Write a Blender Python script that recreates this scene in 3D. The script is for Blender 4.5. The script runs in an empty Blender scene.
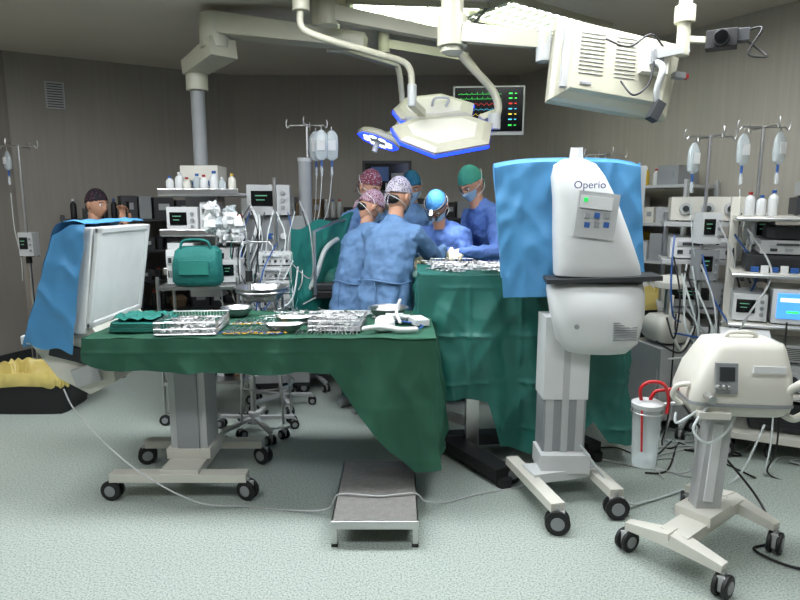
import bpy,bmesh,math,random
from mathutils import Vector as V, Matrix as MX, noise as NZ
R=random.Random(7)
pi=math.pi
def lin(c):
    o=[]
    for x in c:
        x=x/255.0
        o.append(x/12.92 if x<=.04045 else ((x+.055)/1.055)**2.4)
    return (o[0],o[1],o[2],1)
def mat(name,col,rough=.5,metal=0,bump=.0,bs=20,var=.06,vs=6,em=0,alpha=1,coat=0,bdist=.02,stretch=None,bdetail=4,ridge=False):
    m=bpy.data.materials.new(name);m.use_nodes=True
    nt=m.node_tree;n=nt.nodes;l=nt.links;p=n['Principled BSDF']
    c=lin(col)
    tc=n.new('ShaderNodeTexCoord');src=tc.outputs['Object']
    if stretch:
        mp=n.new('ShaderNodeMapping');mp.inputs['Scale'].default_value=stretch
        l.new(src,mp.inputs['Vector']);src=mp.outputs['Vector']
    nz=n.new('ShaderNodeTexNoise');nz.inputs['Scale'].default_value=vs;nz.inputs['Detail'].default_value=4
    l.new(src,nz.inputs['Vector'])
    cr=n.new('ShaderNodeValToRGB')
    cr.color_ramp.elements[0].position=.3;cr.color_ramp.elements[1].position=.7
    cr.color_ramp.elements[0].color=tuple(max(0,x*(1-var)) for x in c[:3])+(1,)
    cr.color_ramp.elements[1].color=tuple(min(1,x*(1+var)) for x in c[:3])+(1,)
    l.new(nz.outputs['Fac'],cr.inputs['Fac']);l.new(cr.outputs['Color'],p.inputs['Base Color'])
    p.inputs['Roughness'].default_value=rough;p.inputs['Metallic'].default_value=metal
    p.inputs['Coat Weight'].default_value=coat
    if alpha<1: p.inputs['Alpha'].default_value=alpha
    if em:
        l.new(cr.outputs['Color'],p.inputs['Emission Color']);p.inputs['Emission Strength'].default_value=em
    if bump:
        nb=n.new('ShaderNodeTexNoise');nb.inputs['Scale'].default_value=bs;nb.inputs['Detail'].default_value=bdetail
        nb.inputs['Distortion'].default_value=.8
        if ridge:
            nb.noise_type='RIDGED_MULTIFRACTAL';nb.inputs['Detail'].default_value=2.5;nb.inputs['Roughness'].default_value=.45;nb.inputs['Distortion'].default_value=.5
        l.new(src,nb.inputs['Vector'])
        b=n.new('ShaderNodeBump');b.inputs['Strength'].default_value=bump;b.inputs['Distance'].default_value=bdist
        l.new(nb.outputs['Fac'],b.inputs['Height']);l.new(b.outputs['Normal'],p.inputs['Normal'])
    return m
white=mat('white_plastic',(206,208,208),.35,var=.03)
cream=mat('cream_enamel',(202,200,190),.35,var=.03)
beige=mat('beige_ceiling_gear_enamel',(176,174,156),.35,var=.03)
greyp=mat('grey_plastic',(138,141,143),.45,var=.05)
lgrey=mat('light_grey_paint',(174,176,176),.4,var=.04)
dgrey=mat('dark_grey_plastic',(46,48,51),.5)
black=mat('black_rubber',(17,17,19),.55)
steel=mat('stainless_steel',(196,196,196),.3,1,.08,60,var=.08)
stepm=mat('textured_step_metal',(134,132,128),.5,.35,.3,90,var=.12,vs=30)
gold=mat('gold_plating',(200,160,60),.3,1)
green=mat('green_drape_cloth',(27,80,60),.7,0,.45,6,var=.14,vs=4,bdist=.018,ridge=True)
teal=mat('teal_drape_cloth',(36,103,93),.5,0,.55,6,var=.14,vs=4,bdist=.02,ridge=True)
tealc=mat('teal_crisp_drape',(34,118,108),.55,0,.5,6,var=.1,vs=5,bdist=.02,ridge=True)
bluep=mat('blue_sterile_cover',(74,138,186),.42,0,.5,6,var=.08,vs=5,bdist=.018,ridge=True)
gownm=mat('blue_gown_fabric',(88,122,162),.75,0,.7,8,var=.12,vs=5,bdist=.016,ridge=True)
gownm2=mat('bright_blue_gown_fabric',(82,114,178),.7,0,.7,8,var=.12,vs=5,bdist=.016,ridge=True)
scrub=mat('green_scrub_cloth',(40,84,78),.8,0,.4,12)
darkcl=mat('dark_clothing',(20,22,30),.85,0,.4,12)
skin=mat('skin',(192,144,118),.5,var=.06,vs=20)
glove=mat('latex_glove',(214,202,176),.5,var=.04)
maskm=mat('surgical_mask_fabric',(164,196,218),.8,0,.3,40)
hairm=mat('black_hair',(14,12,12),.5,0,.4,60)
eyew=mat('eye_white',(225,225,220),.25)
eyed=mat('iris_dark',(40,26,18),.2)
yellow=mat('yellow_bag_plastic',(196,178,104),.35,0,.9,7,bdist=.03,ridge=True)
yellow2=mat('yellow_plastic',(205,170,60),.4)
red=mat('red_tubing',(175,20,28),.3)
redd=mat('red_plastic',(150,36,36),.4)
clear=mat('clear_plastic',(225,232,235),.1,alpha=.38)
fluid=mat('clear_fluid_bag',(205,215,218),.2,alpha=.55)
tubing=mat('translucent_tubing',(190,197,197),.3,var=.02)
wood=mat('yellow_wood',(180,136,70),.45,var=.2,vs=4,stretch=(8,8,1))
card=mat('cardboard',(112,92,70),.8)
bluepl=mat('blue_plastic',(40,84,150),.4)
teals=mat('teal_bag_cloth',(16,106,100),.7,0,.5,20)
scr_k=mat('screen_black',(8,10,13),.15)
scr_b=mat('screen_blue_lit',(70,140,220),.3,em=1.1,var=.1)
scr_w=mat('screen_white_lit',(210,225,235),.3,em=.9)
seg=mat('display_segment',(90,150,120),.4,em=.2)
e_g=mat('trace_green',(60,235,90),.5,em=1.1)
e_r=mat('trace_red',(235,50,40),.5,em=1.1)
e_y=mat('trace_yellow',(235,205,60),.5,em=1.1)
e_c=mat('trace_cyan',(70,190,235),.5,em=1.1)
e_blue=mat('lamp_blue_glow',(20,50,255),.4,em=4.5,var=.01)
e_led=mat('lamp_led_white',(220,232,255),.4,em=2.8,var=.01)
green_led=mat('led_green',(30,200,90),.4,em=.5)

class B:
    def __init__(s,name):
        s.name=name;s.bm=bmesh.new();s.mats=[];s.M=MX.Identity(4)
    def at(s,loc=(0,0,0),rz=0,rx=0,ry=0):
        s.M=MX.Translation(V(loc))@MX.Rotation(rz,4,'Z')@MX.Rotation(ry,4,'Y')@MX.Rotation(rx,4,'X');return s
    def mi(s,m):
        if m not in s.mats:s.mats.append(m)
        return s.mats.index(m)
    def v(s,p): return s.bm.verts.new(s.M@V(p))
    def f(s,vs,m,sm=False):
        try:f=s.bm.faces.new(vs)
        except ValueError:return
        f.material_index=s.mi(m);f.smooth=sm;return f
    def box(s,c,size,m,rz=0,rx=0,ry=0,tx=1,ty=1):
        X=MX.Translation(V(c))@MX.Rotation(rz,4,'Z')@MX.Rotation(ry,4,'Y')@MX.Rotation(rx,4,'X')
        a,b,d=[q/2 for q in size]
        vs=[]
        for z in(-1,1):
            kx=tx if z>0 else 1;ky=ty if z>0 else 1
            for x,y in((-1,-1),(1,-1),(1,1),(-1,1)):
                vs.append(s.v(X@V((x*a*kx,y*b*ky,z*d))))
        for q in((3,2,1,0),(4,5,6,7),(0,1,5,4),(1,2,6,5),(2,3,7,6),(3,0,4,7)):
            s.f([vs[i] for i in q],m)
    def loft(s,rings,m,sm=True,cap=True,closed=True):
        vr=[[s.v(p) for p in r] for r in rings]
        n=len(vr[0])
        for i in range(len(vr)-1):
            for j in range(n if closed else n-1):
                k=(j+1)%n
                s.f([vr[i][j],vr[i][k],vr[i+1][k],vr[i+1][j]],m,sm)
        if cap and closed:
            s.f(vr[0][::-1],m);s.f(vr[-1],m)
    def cyl(s,p1,p2,r,m,r2=None,n=16,cap=True):
        s.tube([p1,p2],r,m,n,r2=r2,cap=cap)
    def tube(s,pts,r,m,n=8,r2=None,rads=None,cap=True,smooth=0,round_=False):
        pts=[V(p) for p in pts]
        if smooth: pts=crv(pts,smooth)
        N=len(pts)
        if rads is None:
            if r2 is None:r2=r
            rads=[r+(r2-r)*i/(N-1) for i in range(N)]
        T=[]
        for i in range(N):
            t=(pts[min(i+1,N-1)]-pts[max(i-1,0)])
            T.append(t.normalized() if t.length>1e-9 else V((0,0,1)))
        ref=V((0,0,1)) if abs(T[0].z)<.9 else V((1,0,0))
        a=T[0].cross(ref).normalized()
        rings=[]
        for i in range(N):
            a=(a-T[i]*a.dot(T[i]))
            a=a.normalized();b=T[i].cross(a)
            def ring(c,rr):return [c+(a*math.cos(2*pi*j/n)+b*math.sin(2*pi*j/n))*rr for j in range(n)]
            if round_ and i==0:
                for q in(.95,.8,.5):rings.append(ring(pts[0]-T[0]*rads[0]*q,rads[0]*math.sqrt(1-q*q)))
            rings.append(ring(pts[i],rads[i]))
            if round_ and i==N-1:
                for q in(.5,.8,.95):rings.append(ring(pts[i]+T[i]*rads[i]*q,rads[i]*math.sqrt(1-q*q)))
        s.loft(rings,m,True,cap)
    def sph(s,c,r,m,n=16,k=10):
        if not hasattr(r,'__len__'):r=(r,r,r)
        rings=[]
        for i in range(1,k):
            a=-pi/2+pi*i/k
            rings.append([V(c)+V((r[0]*math.cos(a)*math.cos(2*pi*j/n),r[1]*math.cos(a)*math.sin(2*pi*j/n),r[2]*math.sin(a))) for j in range(n)])
        s.loft(rings,m,True,True)
    def lathe(s,c,prof,m,n=24,cap=False,sx=1,sy=1):
        s.loft([[V(c)+V((sx*r*math.cos(2*pi*j/n),sy*r*math.sin(2*pi*j/n),z)) for j in range(n)] for r,z in prof],m,True,cap)
    def beam(s,p1,p2,w,h,m,w2=None,h2=None):
        p1=V(p1);p2=V(p2);t=(p2-p1).normalized()
        up=V((0,0,1)) if abs(t.z)<.95 else V((0,1,0))
        a=t.cross(up).normalized();b=a.cross(t)
        w2=w2 or w;h2=h2 or h
        def r(c,w,h):return [c+a*(x*w/2)+b*(y*h/2) for x,y in((-1,-1),(1,-1),(1,1),(-1,1))]
        s.loft([r(p1,w,h),r(p2,w2,h2)],m,False,True)
    def se(s,secs,m,e=4,n=28,cap=True):
        rings=[]
        for cx,cy,z,w,d in secs:
            r=[]
            for j in range(n):
                a=2*pi*j/n;c=math.cos(a);q=math.sin(a)
                r.append(V((cx+w/2*math.copysign(abs(c)**(2/e),c),cy+d/2*math.copysign(abs(q)**(2/e),q),z)))
            rings.append(r)
        s.loft(rings,m,True,cap)
    def drape(s,path,ztop,zbots,m,flare=.08,amp=.03,freq=18,seed=0,step=.012,rows=40,side=1,crease=.02,press=.006,hem=.004):
        P=[V((p[0],p[1],0)) for p in path]
        L=[0]
        for i in range(1,len(P)):L.append(L[-1]+(P[i]-P[i-1]).length)
        n=int(L[-1]/step)+1
        rr=random.Random(seed);ph=[rr.uniform(0,6) for _ in range(4)]
        cols=[]
        for k in range(n+1):
            d=L[-1]*k/n
            i=0
            while i<len(L)-2 and L[i+1]<d:i+=1
            t=(d-L[i])/(L[i+1]-L[i]);p=P[i].lerp(P[i+1],t)
            def nrm(d2):
                d2=min(max(d2,0),L[-1]-1e-6);i2=0
                while i2<len(L)-2 and L[i2+1]<d2:i2+=1
                e=(P[i2+1]-P[i2]).normalized();return V((e.y,-e.x,0))
            nn=(nrm(d-.06)+nrm(d-.02)+nrm(d+.02)+nrm(d+.06)).normalized()*side
            fr=d/L[-1]
            zb=.5
            for a,b in zip(zbots[:-1],zbots[1:]):
                if a[0]<=fr<=b[0]+1e-9:
                    q=(fr-a[0])/(b[0]-a[0]);zb=a[1]+(b[1]-a[1])*q
            zb+=hem*(math.sin(d*17+ph[2])+.5*math.sin(d*39))
            col=[]
            for r_ in range(rows+1):
                g=r_/rows
                ln=(ztop-zb)*g
                ramp=min(1,ln*2.6)
                w=amp*ramp*(math.sin(freq*d+ph[0]+1.5*math.sin(3*d+ph[1])+ln*1.2)*.8+.5*math.sin(freq*2.1*d+ph[2]-ln*2.5))
                c1=NZ.noise(V((d*4.0+seed+ln*2,ln*1.6+d,seed*1.7)));c2=NZ.noise(V((d*8-ln*4,ln*4,seed+5)))
                w+=crease*min(1,ln*5+.15)*((1-abs(c1)*2.6)+.45*(1-abs(c2)*2.8)-.8)
                dx=abs((d+.1)%.30-.15);dz=abs((ln+.07)%.28-.14)
                w+=press*(math.exp(-(dx/.010)**2)+math.exp(-(dz/.010)**2))*min(1,ln*6)
                off=max(.006+flare*ln+w,.004)
                col.append(s.v((p.x+nn.x*off,p.y+nn.y*off,ztop-ln)))
            cols.append(col)
        for a,b in zip(cols[:-1],cols[1:]):
            for r_ in range(rows):s.f([a[r_],b[r_],b[r_+1],a[r_+1]],m,True)
    def mesh(s):
        me=bpy.data.meshes.new(s.name)
        bmesh.ops.recalc_face_normals(s.bm,faces=s.bm.faces[:])
        for e in s.bm.edges:
            if len(e.link_faces)==2 and e.calc_face_angle(0)>.9:e.smooth=False
        s.bm.to_mesh(me);s.bm.free()
        for m in s.mats:me.materials.append(m)
        return me
    def done(s,bevel=.003,parent=None,center=True):
        me=s.mesh()
        o=bpy.data.objects.new(s.name,me);bpy.context.collection.objects.link(o)
        if center and len(me.vertices):
            xs=[v.co for v in me.vertices]
            mn=V([min(v[i] for v in xs) for i in range(3)]);mx_=V([max(v[i] for v in xs) for i in range(3)])
            c=V(((mn.x+mx_.x)/2,(mn.y+mx_.y)/2,mn.z))
            me.transform(MX.Translation(-c));o.location=c
        if bevel:
            b=o.modifiers.new('bevel','BEVEL');b.width=bevel;b.segments=2;b.limit_method='ANGLE';b.angle_limit=math.radians(50)
        if parent:
            o.parent=parent;o.matrix_parent_inverse=MX.Translation(-parent.location)
        return o
def crv(pts,k=8):
    pts=[V(p) for p in pts];o=[]
    for i in range(len(pts)-1):
        p0=pts[max(i-1,0)];p1=pts[i];p2=pts[i+1];p3=pts[min(i+2,len(pts)-1)]
        for j in range(k):
            t=j/k
            o.append(.5*((2*p1)+(p2-p0)*t+(2*p0-5*p1+4*p2-p3)*t*t+(3*p1-p0-3*p2+p3)*t**3))
    o.append(pts[-1]);return o

# ------------------------------------------------------------------ ROOM
H=3.0
def floor_mat():
    m=bpy.data.materials.new('speckled_vinyl_floor');m.use_nodes=True
    nt=m.node_tree;n=nt.nodes;l=nt.links;p=n['Principled BSDF']
    tc=n.new('ShaderNodeTexCoord')
    n1=n.new('ShaderNodeTexNoise');n1.inputs['Scale'].default_value=120;n1.inputs['Detail'].default_value=3
    n2=n.new('ShaderNodeTexNoise');n2.inputs['Scale'].default_value=1.3;n2.inputs['Detail'].default_value=4
    vo=n.new('ShaderNodeTexVoronoi');vo.inputs['Scale'].default_value=95
    for q in(n1,n2,vo):l.new(tc.outputs['Object'],q.inputs['Vector'])
    c1=n.new('ShaderNodeValToRGB');e=c1.color_ramp.elements
    e[0].position=.36;e[0].color=lin((122,134,128));e[1].position=.64;e[1].color=lin((178,185,178))
    x=c1.color_ramp.elements.new(.47);x.color=lin((156,166,159))
    l.new(n1.outputs['Fac'],c1.inputs['Fac'])
    c2=n.new('ShaderNodeValToRGB');c2.color_ramp.elements[0].position=.05;c2.color_ramp.elements[1].position=.22
    c2.color_ramp.elements[0].color=(.55,.62,.6,1);c2.color_ramp.elements[1].color=(1,1,1,1)
    l.new(vo.outputs['Distance'],c2.inputs['Fac'])
    mx=n.new('ShaderNodeMix');mx.data_type='RGBA';mx.blend_type='MULTIPLY';mx.inputs[0].default_value=.55
    l.new(c1.outputs['Color'],mx.inputs[6]);l.new(c2.outputs['Color'],mx.inputs[7])
    mx2=n.new('ShaderNodeMix');mx2.data_type='RGBA';mx2.blend_type='MULTIPLY';mx2.inputs[0].default_value=.25
    c3=n.new('ShaderNodeValToRGB');c3.color_ramp.elements[0].position=.3;c3.color_ramp.elements[1].position=.7
    c3.color_ramp.elements[0].color=(.78,.82,.8,1);c3.color_ramp.elements[1].color=(1,1,1,1)
    l.new(n2.outputs['Fac'],c3.inputs['Fac']);l.new(mx.outputs[2],mx2.inputs[6]);l.new(c3.outputs['Color'],mx2.inputs[7])
    l.new(mx2.outputs[2],p.inputs['Base Color'])
    p.inputs['Roughness'].default_value=.42
    return m
flm=floor_mat()
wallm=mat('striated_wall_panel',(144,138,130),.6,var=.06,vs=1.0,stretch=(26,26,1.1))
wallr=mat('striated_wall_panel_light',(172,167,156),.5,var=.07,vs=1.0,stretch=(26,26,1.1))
ceilm=mat('ceiling_paint',(206,198,184),.8,var=.03,vs=2)
b=B('floor');b.box((-.6,2.6,-.05),(9,10,.1),flm);b.done(0)
b=B('ceiling');b.box((-.6,2.6,H+.05),(9,10,.1),ceilm);b.done(0)
RP=[('left',(-4.3,-2),(-4.3,4.6)),('left_corner',(-4.3,4.6),(-3.78,6.0)),('back_left',(-3.78,6.0),(-1.9,7.1)),('back',(-1.9,7.1),(1.36,7.1)),
 ('back_right',(1.36,7.1),(3.3,3.85)),('right',(3.3,3.85),(3.3,-2)),('front',(3.3,-2),(-4.3,-2))]
for nm,p,q in RP:
    p=V((*p,0));q=V((*q,0));d=q-p;L=d.length;a=math.atan2(d.y,d.x)
    for kind in(0,1):
        b=B(('wall_' if kind==0 else 'baseboard_')+nm)
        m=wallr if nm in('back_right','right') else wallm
        if kind==0:b.box((L/2,.05,H/2),(L+.04,.1,H),m)
        else:b.box((L/2,-.006,.05),(L-.02,.012,.1),dgrey)
        o=b.done(0,center=False);o.location=p;o.rotation_euler=(0,0,a)
panlit=mat('fluorescent_diffuser',(246,250,255),.4,em=30,var=.01)
panlit2=mat('fluorescent_diffuser_dimmed',(246,250,255),.4,em=19,var=.01)
panvis=mat('fluorescent_tube_lit',(246,255,232),.4,em=8,var=.01)
panvis2=mat('louver_reflector',(186,198,168),.3,em=.5,var=.05)
def panel(x,y,L,W,rz,vis=False,pm=None):
    b=B('ceiling_light_panel');b.at((x,y,H),rz)
    for yy in(-W/2,W/2):b.box((0,yy,-.02),(L,.03,.04),beige)
    for xx in(-L/2,L/2):b.box((xx,0,-.02),(.03,W,.04),beige)
    if vis:
        b.box((0,0,-.006),(L-.03,W-.03,.008),panvis2)
        for i in range(4):
            yy=-W/2+W*(i+.5)/4
            b.cyl((-L/2+.04,yy,-.022),(L/2-.04,yy,-.022),.013,panvis,n=8)
        for i in range(13):b.box((-L/2+L*(i+.5)/13,0,-.03),(.005,W-.04,.02),lgrey)
    else:
        b.box((0,0,-.012),(L-.03,W-.03,.02),pm or panlit)
    b.done(.002)
panel(.10,4.86,1.0,.55,.10,True)
panel(1.10,5.02,1.15,.5,.62,True)
for x,y in((-2.6,3.0),(-.6,3.1),(1.3,3.0)):panel(x,y,1.2,.55,.1)
for x,y in((-1.6,1.1),(.8,.9)):panel(x,y,1.2,.55,.1,pm=panlit2)
b=B('air_vent');b.at((-3.42,6.19,2.62),math.atan2(1.1,1.88))
b.box((0,-.012,0),(.17,.02,.26),lgrey)
for i in range(10):b.box((0,-.028,-.11+.024*i),(.14,.012,.006),dgrey,rx=.5)
b.done(.002)
# ------------------------------------------------------------------ helpers
def caster(b,x,y,r=.055,ang=0,m=None):
    c=math.cos(ang);s_=math.sin(ang)
    for k in(-1,1):
        o=V((-s_,c,0))*k*.019
        p=V((x,y,r))
        ax=V((-s_,c,0))
        b.tube([p+o-ax*.010,p+o-ax*.007,p+o+ax*.007,p+o+ax*.010],r,black,18,rads=[r*.86,r,r,r*.86])
        b.cyl(p+o+ax*k*.009,p+o+ax*k*.013,r*.55,greyp,n=14)
    b.box((x,y,r*1.25),(r*1.1,.03,r*1.3),lgrey,rz=ang)
    b.cyl((x,y,r*1.6),(x,y,r*2.3),.012,steel,n=10)
def hbase(b,beams,z=.125,w=.06,h=.05,m=None,r=.055):
    for p,q in beams:
        b.beam((p[0],p[1],z),(q[0],q[1],z),w,h,m or cream)
        for k,t in enumerate((p,q)):caster(b,t[0],t[1],r,R.uniform(-.6,.9))
def bottle(b,x,y,z,r,h,m,capm):
    b.lathe((x,y,z),[(r*.95,0),(r,.01),(r,h*.66),(r*.8,h*.78),(r*.35,h*.85),(r*.35,h*.9)],m,16,True)
    b.cyl((x,y,z+h*.88),(x,y,z+h),r*.45,capm,n=14)
def ivbag(b,x,y,z,rz=0,m=None,h=.24,w=.12):
    M0=b.M.copy();b.M=b.M@MX.Translation(V((x,y,z)))@MX.Rotation(rz,4,'Z')
    b.se([(0,0,0,w*.3,.01),(0,0,-.02,w*.7,.014),(0,0,-.05,w,.03),(0,0,-h*.6,w*1.02,.05),(0,0,-h*.9,w*.9,.04),(0,0,-h,w*.25,.012)],m or fluid,e=3,n=20)
    b.box((0,-.027,-h*.5),(w*.6,.003,h*.35),white)
    b.cyl((0,0,-h),(0,0,-h-.05),.008,bluepl,n=8)
    b.cyl((0,0,0),(0,0,.03),.004,steel,n=6)
    b.cyl((0,0,-h-.05),(0,0,-h-.12),.012,clear,n=8)
    b.M=M0
def ivpole(name,x,y,top,bags=((-.09,0),(.09,0)),base=True,rz=0,r=.24,extra=None,sz=.24):
    b=B(name);b.at((x,y,0),rz)
    b.cyl((0,0,.1),(0,0,1.1),.016,steel,n=12);b.cyl((0,0,1.08),(0,0,top),.011,steel,n=12)
    b.cyl((0,0,1.05),(0,0,1.12),.024,black,n=12)
    for a in(0,pi/2):
        c=math.cos(a)*.14;s_=math.sin(a)*.14
        b.cyl((-c,-s_,top-.01),(c,s_,top-.01),.006,steel,n=8)
        for k in(-1,1):b.tube([(k*c,k*s_,top-.01),(k*c*1.12,k*s_*1.12,top-.03),(k*c*1.2,k*s_*1.2,top+.0),(k*c*1.15,k*s_*1.15,top+.035)],.005,steel,8,smooth=4)
    if base:
        for i in range(5):
            a=2*pi*i/5+.3
            b.beam((0,0,.11),(r*math.cos(a),r*math.sin(a),.085),.03,.022,lgrey)
            caster(b,r*math.cos(a),r*math.sin(a),.032,a)
        b.cyl((0,0,.07),(0,0,.15),.04,lgrey,n=16)
    for bx,by in bags:
        ivbag(b,bx,by,top-.05,rz=R.uniform(-.5,.5),h=sz,w=sz*.45)
        b.tube([(bx,by,top-.4),(bx*.8,by-.03,top-.7),(bx*.3,by-.06,top-.95),(bx+.05,by-.04,top-1.15)],.0035,tubing,6,smooth=6)
    if extra:extra(b)
    return b.done(.0015)
def device(b,c,size,m,kind=0,rz=0):
    M0=b.M.copy();b.M=b.M@MX.Translation(V(c))@MX.Rotation(rz,4,'Z')
    w,d,h=size
    b.box((0,0,h/2),(w,d,h),m)
    y=-d/2-.003
    if kind==0:
        b.box((-w*.12,y,h*.55),(w*.55,.008,h*.5),scr_k)
        b.box((-w*.16,y-.005,h*.64),(w*.28,.003,h*.035),seg);b.box((-w*.18,y-.005,h*.5),(w*.2,.003,h*.03),seg)
        for i in range(3):b.cyl((w*.34,y,h*(.25+.24*i)),(w*.34,y-.015,h*(.25+.24*i)),min(w,h)*.07,greyp,n=12)
    elif kind==1:
        for i in range(5):b.box((-w*.35+i*w*.17,y,h*.3),(w*.08,.008,h*.2),greyp if i%2 else dgrey)
        b.box((0,y,h*.7),(w*.8,.008,h*.25),lgrey);b.box((-w*.2,y-.005,h*.7),(w*.25,.004,h*.15),dgrey)
    elif kind==2:
        b.box((0,y,h*.52),(w*.84,.008,h*.74),scr_b)
        b.box((-w*.2,y-.005,h*.7),(w*.34,.003,h*.12),scr_w);b.box((w*.15,y-.005,h*.4),(w*.3,.003,h*.1),e_y)
        b.box((-w*.15,y-.005,h*.35),(w*.2,.003,h*.06),e_g)
    elif kind==3:
        for i in range(7):b.box((0,y,h*(.15+.11*i)),(w*.8,.006,h*.035),dgrey)
    elif kind==4:
        for i in range(3):
            b.cyl((-w*.3+i*w*.3,y+.003,h*.5),(-w*.3+i*w*.3,y-.02,h*.5),h*.25,lgrey,n=18)
            b.cyl((-w*.3+i*w*.3,y-.02,h*.5),(-w*.3+i*w*.3,y-.03,h*.5),h*.13,dgrey,n=14)
    for i in(-1,1):
        for j in(-1,1):b.cyl((i*w*.4,j*d*.4,-.008),(i*w*.4,j*d*.4,0),.01,black,n=8)
    b.M=M0
def forceps(b,x,y,z,a,L=.15,m=None,rm=None):
    m=m or steel;rm=rm or m
    c=V((math.cos(a),math.sin(a),0));p=V((-math.sin(a),math.cos(a),0));o=V((x,y,z+.006))
    for k in(-1,1):
        b.tube([o-c*L*.5+p*k*.002,o,o+c*L*.3+p*k*.014],.0025,m,6,r2=.0025)
        q=o+c*(L*.3+.014)+p*k*.016
        ring=[q+(c*math.cos(t)+p*math.sin(t))*.0115 for t in [2*pi*i/10 for i in range(11)]]
        b.tube(ring,.0023,rm,6)
def tray(b,x,y,z,w,d,h,m,rz=0):
    M0=b.M.copy();b.M=b.M@MX.Translation(V((x,y,z)))@MX.Rotation(rz,4,'Z')
    b.box((0,0,.003),(w,d,.003),m)
    for k in(-1,1):
        for zz in(h,h*.5,.006):
            b.cyl((-w/2,k*d/2,zz),(w/2,k*d/2,zz),.003,m,n=6);b.cyl((k*w/2,-d/2,zz),(k*w/2,d/2,zz),.003,m,n=6)
        nx=int(w/.016)
        for i in range(nx+1):b.cyl((-w/2+w*i/nx,k*d/2,0),(-w/2+w*i/nx,k*d/2,h),.0016,m,n=4)
        ny=int(d/.016)
        for i in range(ny+1):b.cyl((k*w/2,-d/2+d*i/ny,0),(k*w/2,-d/2+d*i/ny,h),.0016,m,n=4)
    b.M=M0
def bowl(b,x,y,z,r,h,m):
    b.lathe((x,y,z),[(r*.5,0),(r*.62,.002),(r*.85,h*.5),(r*.97,h),(r*1.08,h+.003),(r*1.08,h-.002),(r*.94,h-.003),(r*.8,h*.5),(r*.55,.006),(.001,.006)],m,32)
def topcloth(b,x0,x1,y0,y1,z,m,nx=50,ny=24,amp=.004,seed=1):
    rr=random.Random(seed);a=[rr.uniform(0,6) for _ in range(4)]
    g=[[b.v((x0+(x1-x0)*i/nx,y0+(y1-y0)*j/ny,z+amp*(math.sin(i*.7+a[0]+j*.3)*math.sin(j*.9+a[1])+.6*math.sin(i*.25+a[2]-j*.5)))) for j in range(ny+1)] for i in range(nx+1)]
    for i in range(nx):
        for j in range(ny):b.f([g[i][j],g[i+1][j],g[i+1][j+1],g[i][j+1]],m,True)
# ------------------------------------------------------------------ INSTRUMENT TABLE (left)
b=B('instrument_table')
hbase(b,[((-1.53,3.0),(-.81,3.0)),((-1.53,3.45),(-.83,3.45))],z=.13,w=.075,h=.045)
b.box((-1.16,3.22,.15),(.2,.5,.05),cream)
b.box((-1.16,3.24,.2),(.24,.24,.06),cream)
b.box((-1.16,3.24,.5),(.2,.2,.62),lgrey);b.box((-1.16,3.24,.68),(.165,.165,.36),cream)
b.box((-1.16,3.132,.5),(.12,.012,.55),greyp)
b.box((-.68,3.27,.865),(1.7,.72,.05),steel)
topcloth(b,-1.56,.18,2.88,3.66,.903,green)
b.drape([(-1.56,3.3),(-1.56,2.88),(.18,2.9),(.2,3.66),(-1.3,3.66)],.903,
  [(0,.80),(.09,.80),(.12,.745),(.30,.72),(.37,.73),(.40,.52),(.44,.32),(.465,.22),(.51,.22),(.57,.28),(.66,.34),(.74,.60),(1,.7)],green,flare=.08,amp=.026,freq=13,seed=3,crease=.014,press=.005)
b.done(.004)
TZ=.91
b=B('folded_sterile_towels')
for i in range(4):
    b.se([(-1.36+.004*i,3.12,TZ+.012*i,.27,.26),(-1.36+.004*i,3.12,TZ+.006+.012*i,.275,.265),(-1.36+.004*i,3.12,TZ+.011+.012*i,.27,.26)],tealc if i%2 else teal,e=8,n=32)
g=[[b.v((-1.36+(i/10-.5)*.24+.02*math.sin(j),3.12+(j/10-.5)*.22,TZ+.052+.02*abs(math.sin(i*1.1+j*.7))+.01*math.sin(j*1.7))) for j in range(11)] for i in range(11)]
for i in range(10):
    for j in range(10):b.f([g[i][j],g[i+1][j],g[i+1][j+1],g[i][j+1]],tealc,True)
b.done(0)
def pile(b,x0,x1,y0,y1,z,n,seed,gm=False,L=(.11,.2),h=.02):
    rr=random.Random(seed)
    for i in range(n):
        forceps(b,rr.uniform(x0,x1),rr.uniform(y0,y1),z+rr.uniform(0,h),rr.uniform(-.6,.6)+(-pi/2 if rr.random()<.6 else 0),rr.uniform(*L),steel,(gold if (gm and rr.random()<.5) else (bluepl if gm and rr.random()<.25 else None)))
b=B('instrument_basket');tray(b,-1.08,3.08,TZ,.3,.34,.065,steel,.08);pile(b,-1.18,-.98,2.98,3.18,TZ+.01,38,1,h=.04);b.done(0)
b=B('surgical_instruments')
for i in range(17):forceps(b,-.88+.018*i,3.02+R.uniform(-.02,.02),TZ,-pi/2+R.uniform(-.15,.15),.17,steel,gold if i%3 else bluepl)
for i in range(15):forceps(b,-.9+.022*i,3.25+R.uniform(-.02,.02),TZ,-pi/2+R.uniform(-.15,.15),.15,steel,gold if i%2 else None)
for i in range(18):
    x=-.52+.018*i;b.tube([(x,2.92,TZ+.006),(x+R.uniform(-.01,.01),2.97,TZ+.01),(x,3.02,TZ+.005)],.003,steel,6)
pile(b,-.75,-.1,3.35,3.55,TZ,34,44)
b.done(0)
b=B('instrument_basket');tray(b,-.33,3.16,TZ,.27,.30,.055,steel,-.05);pile(b,-.44,-.24,3.06,3.26,TZ+.01,50,5,h=.05);b.done(0)
b=B('kidney_dish')
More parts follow.
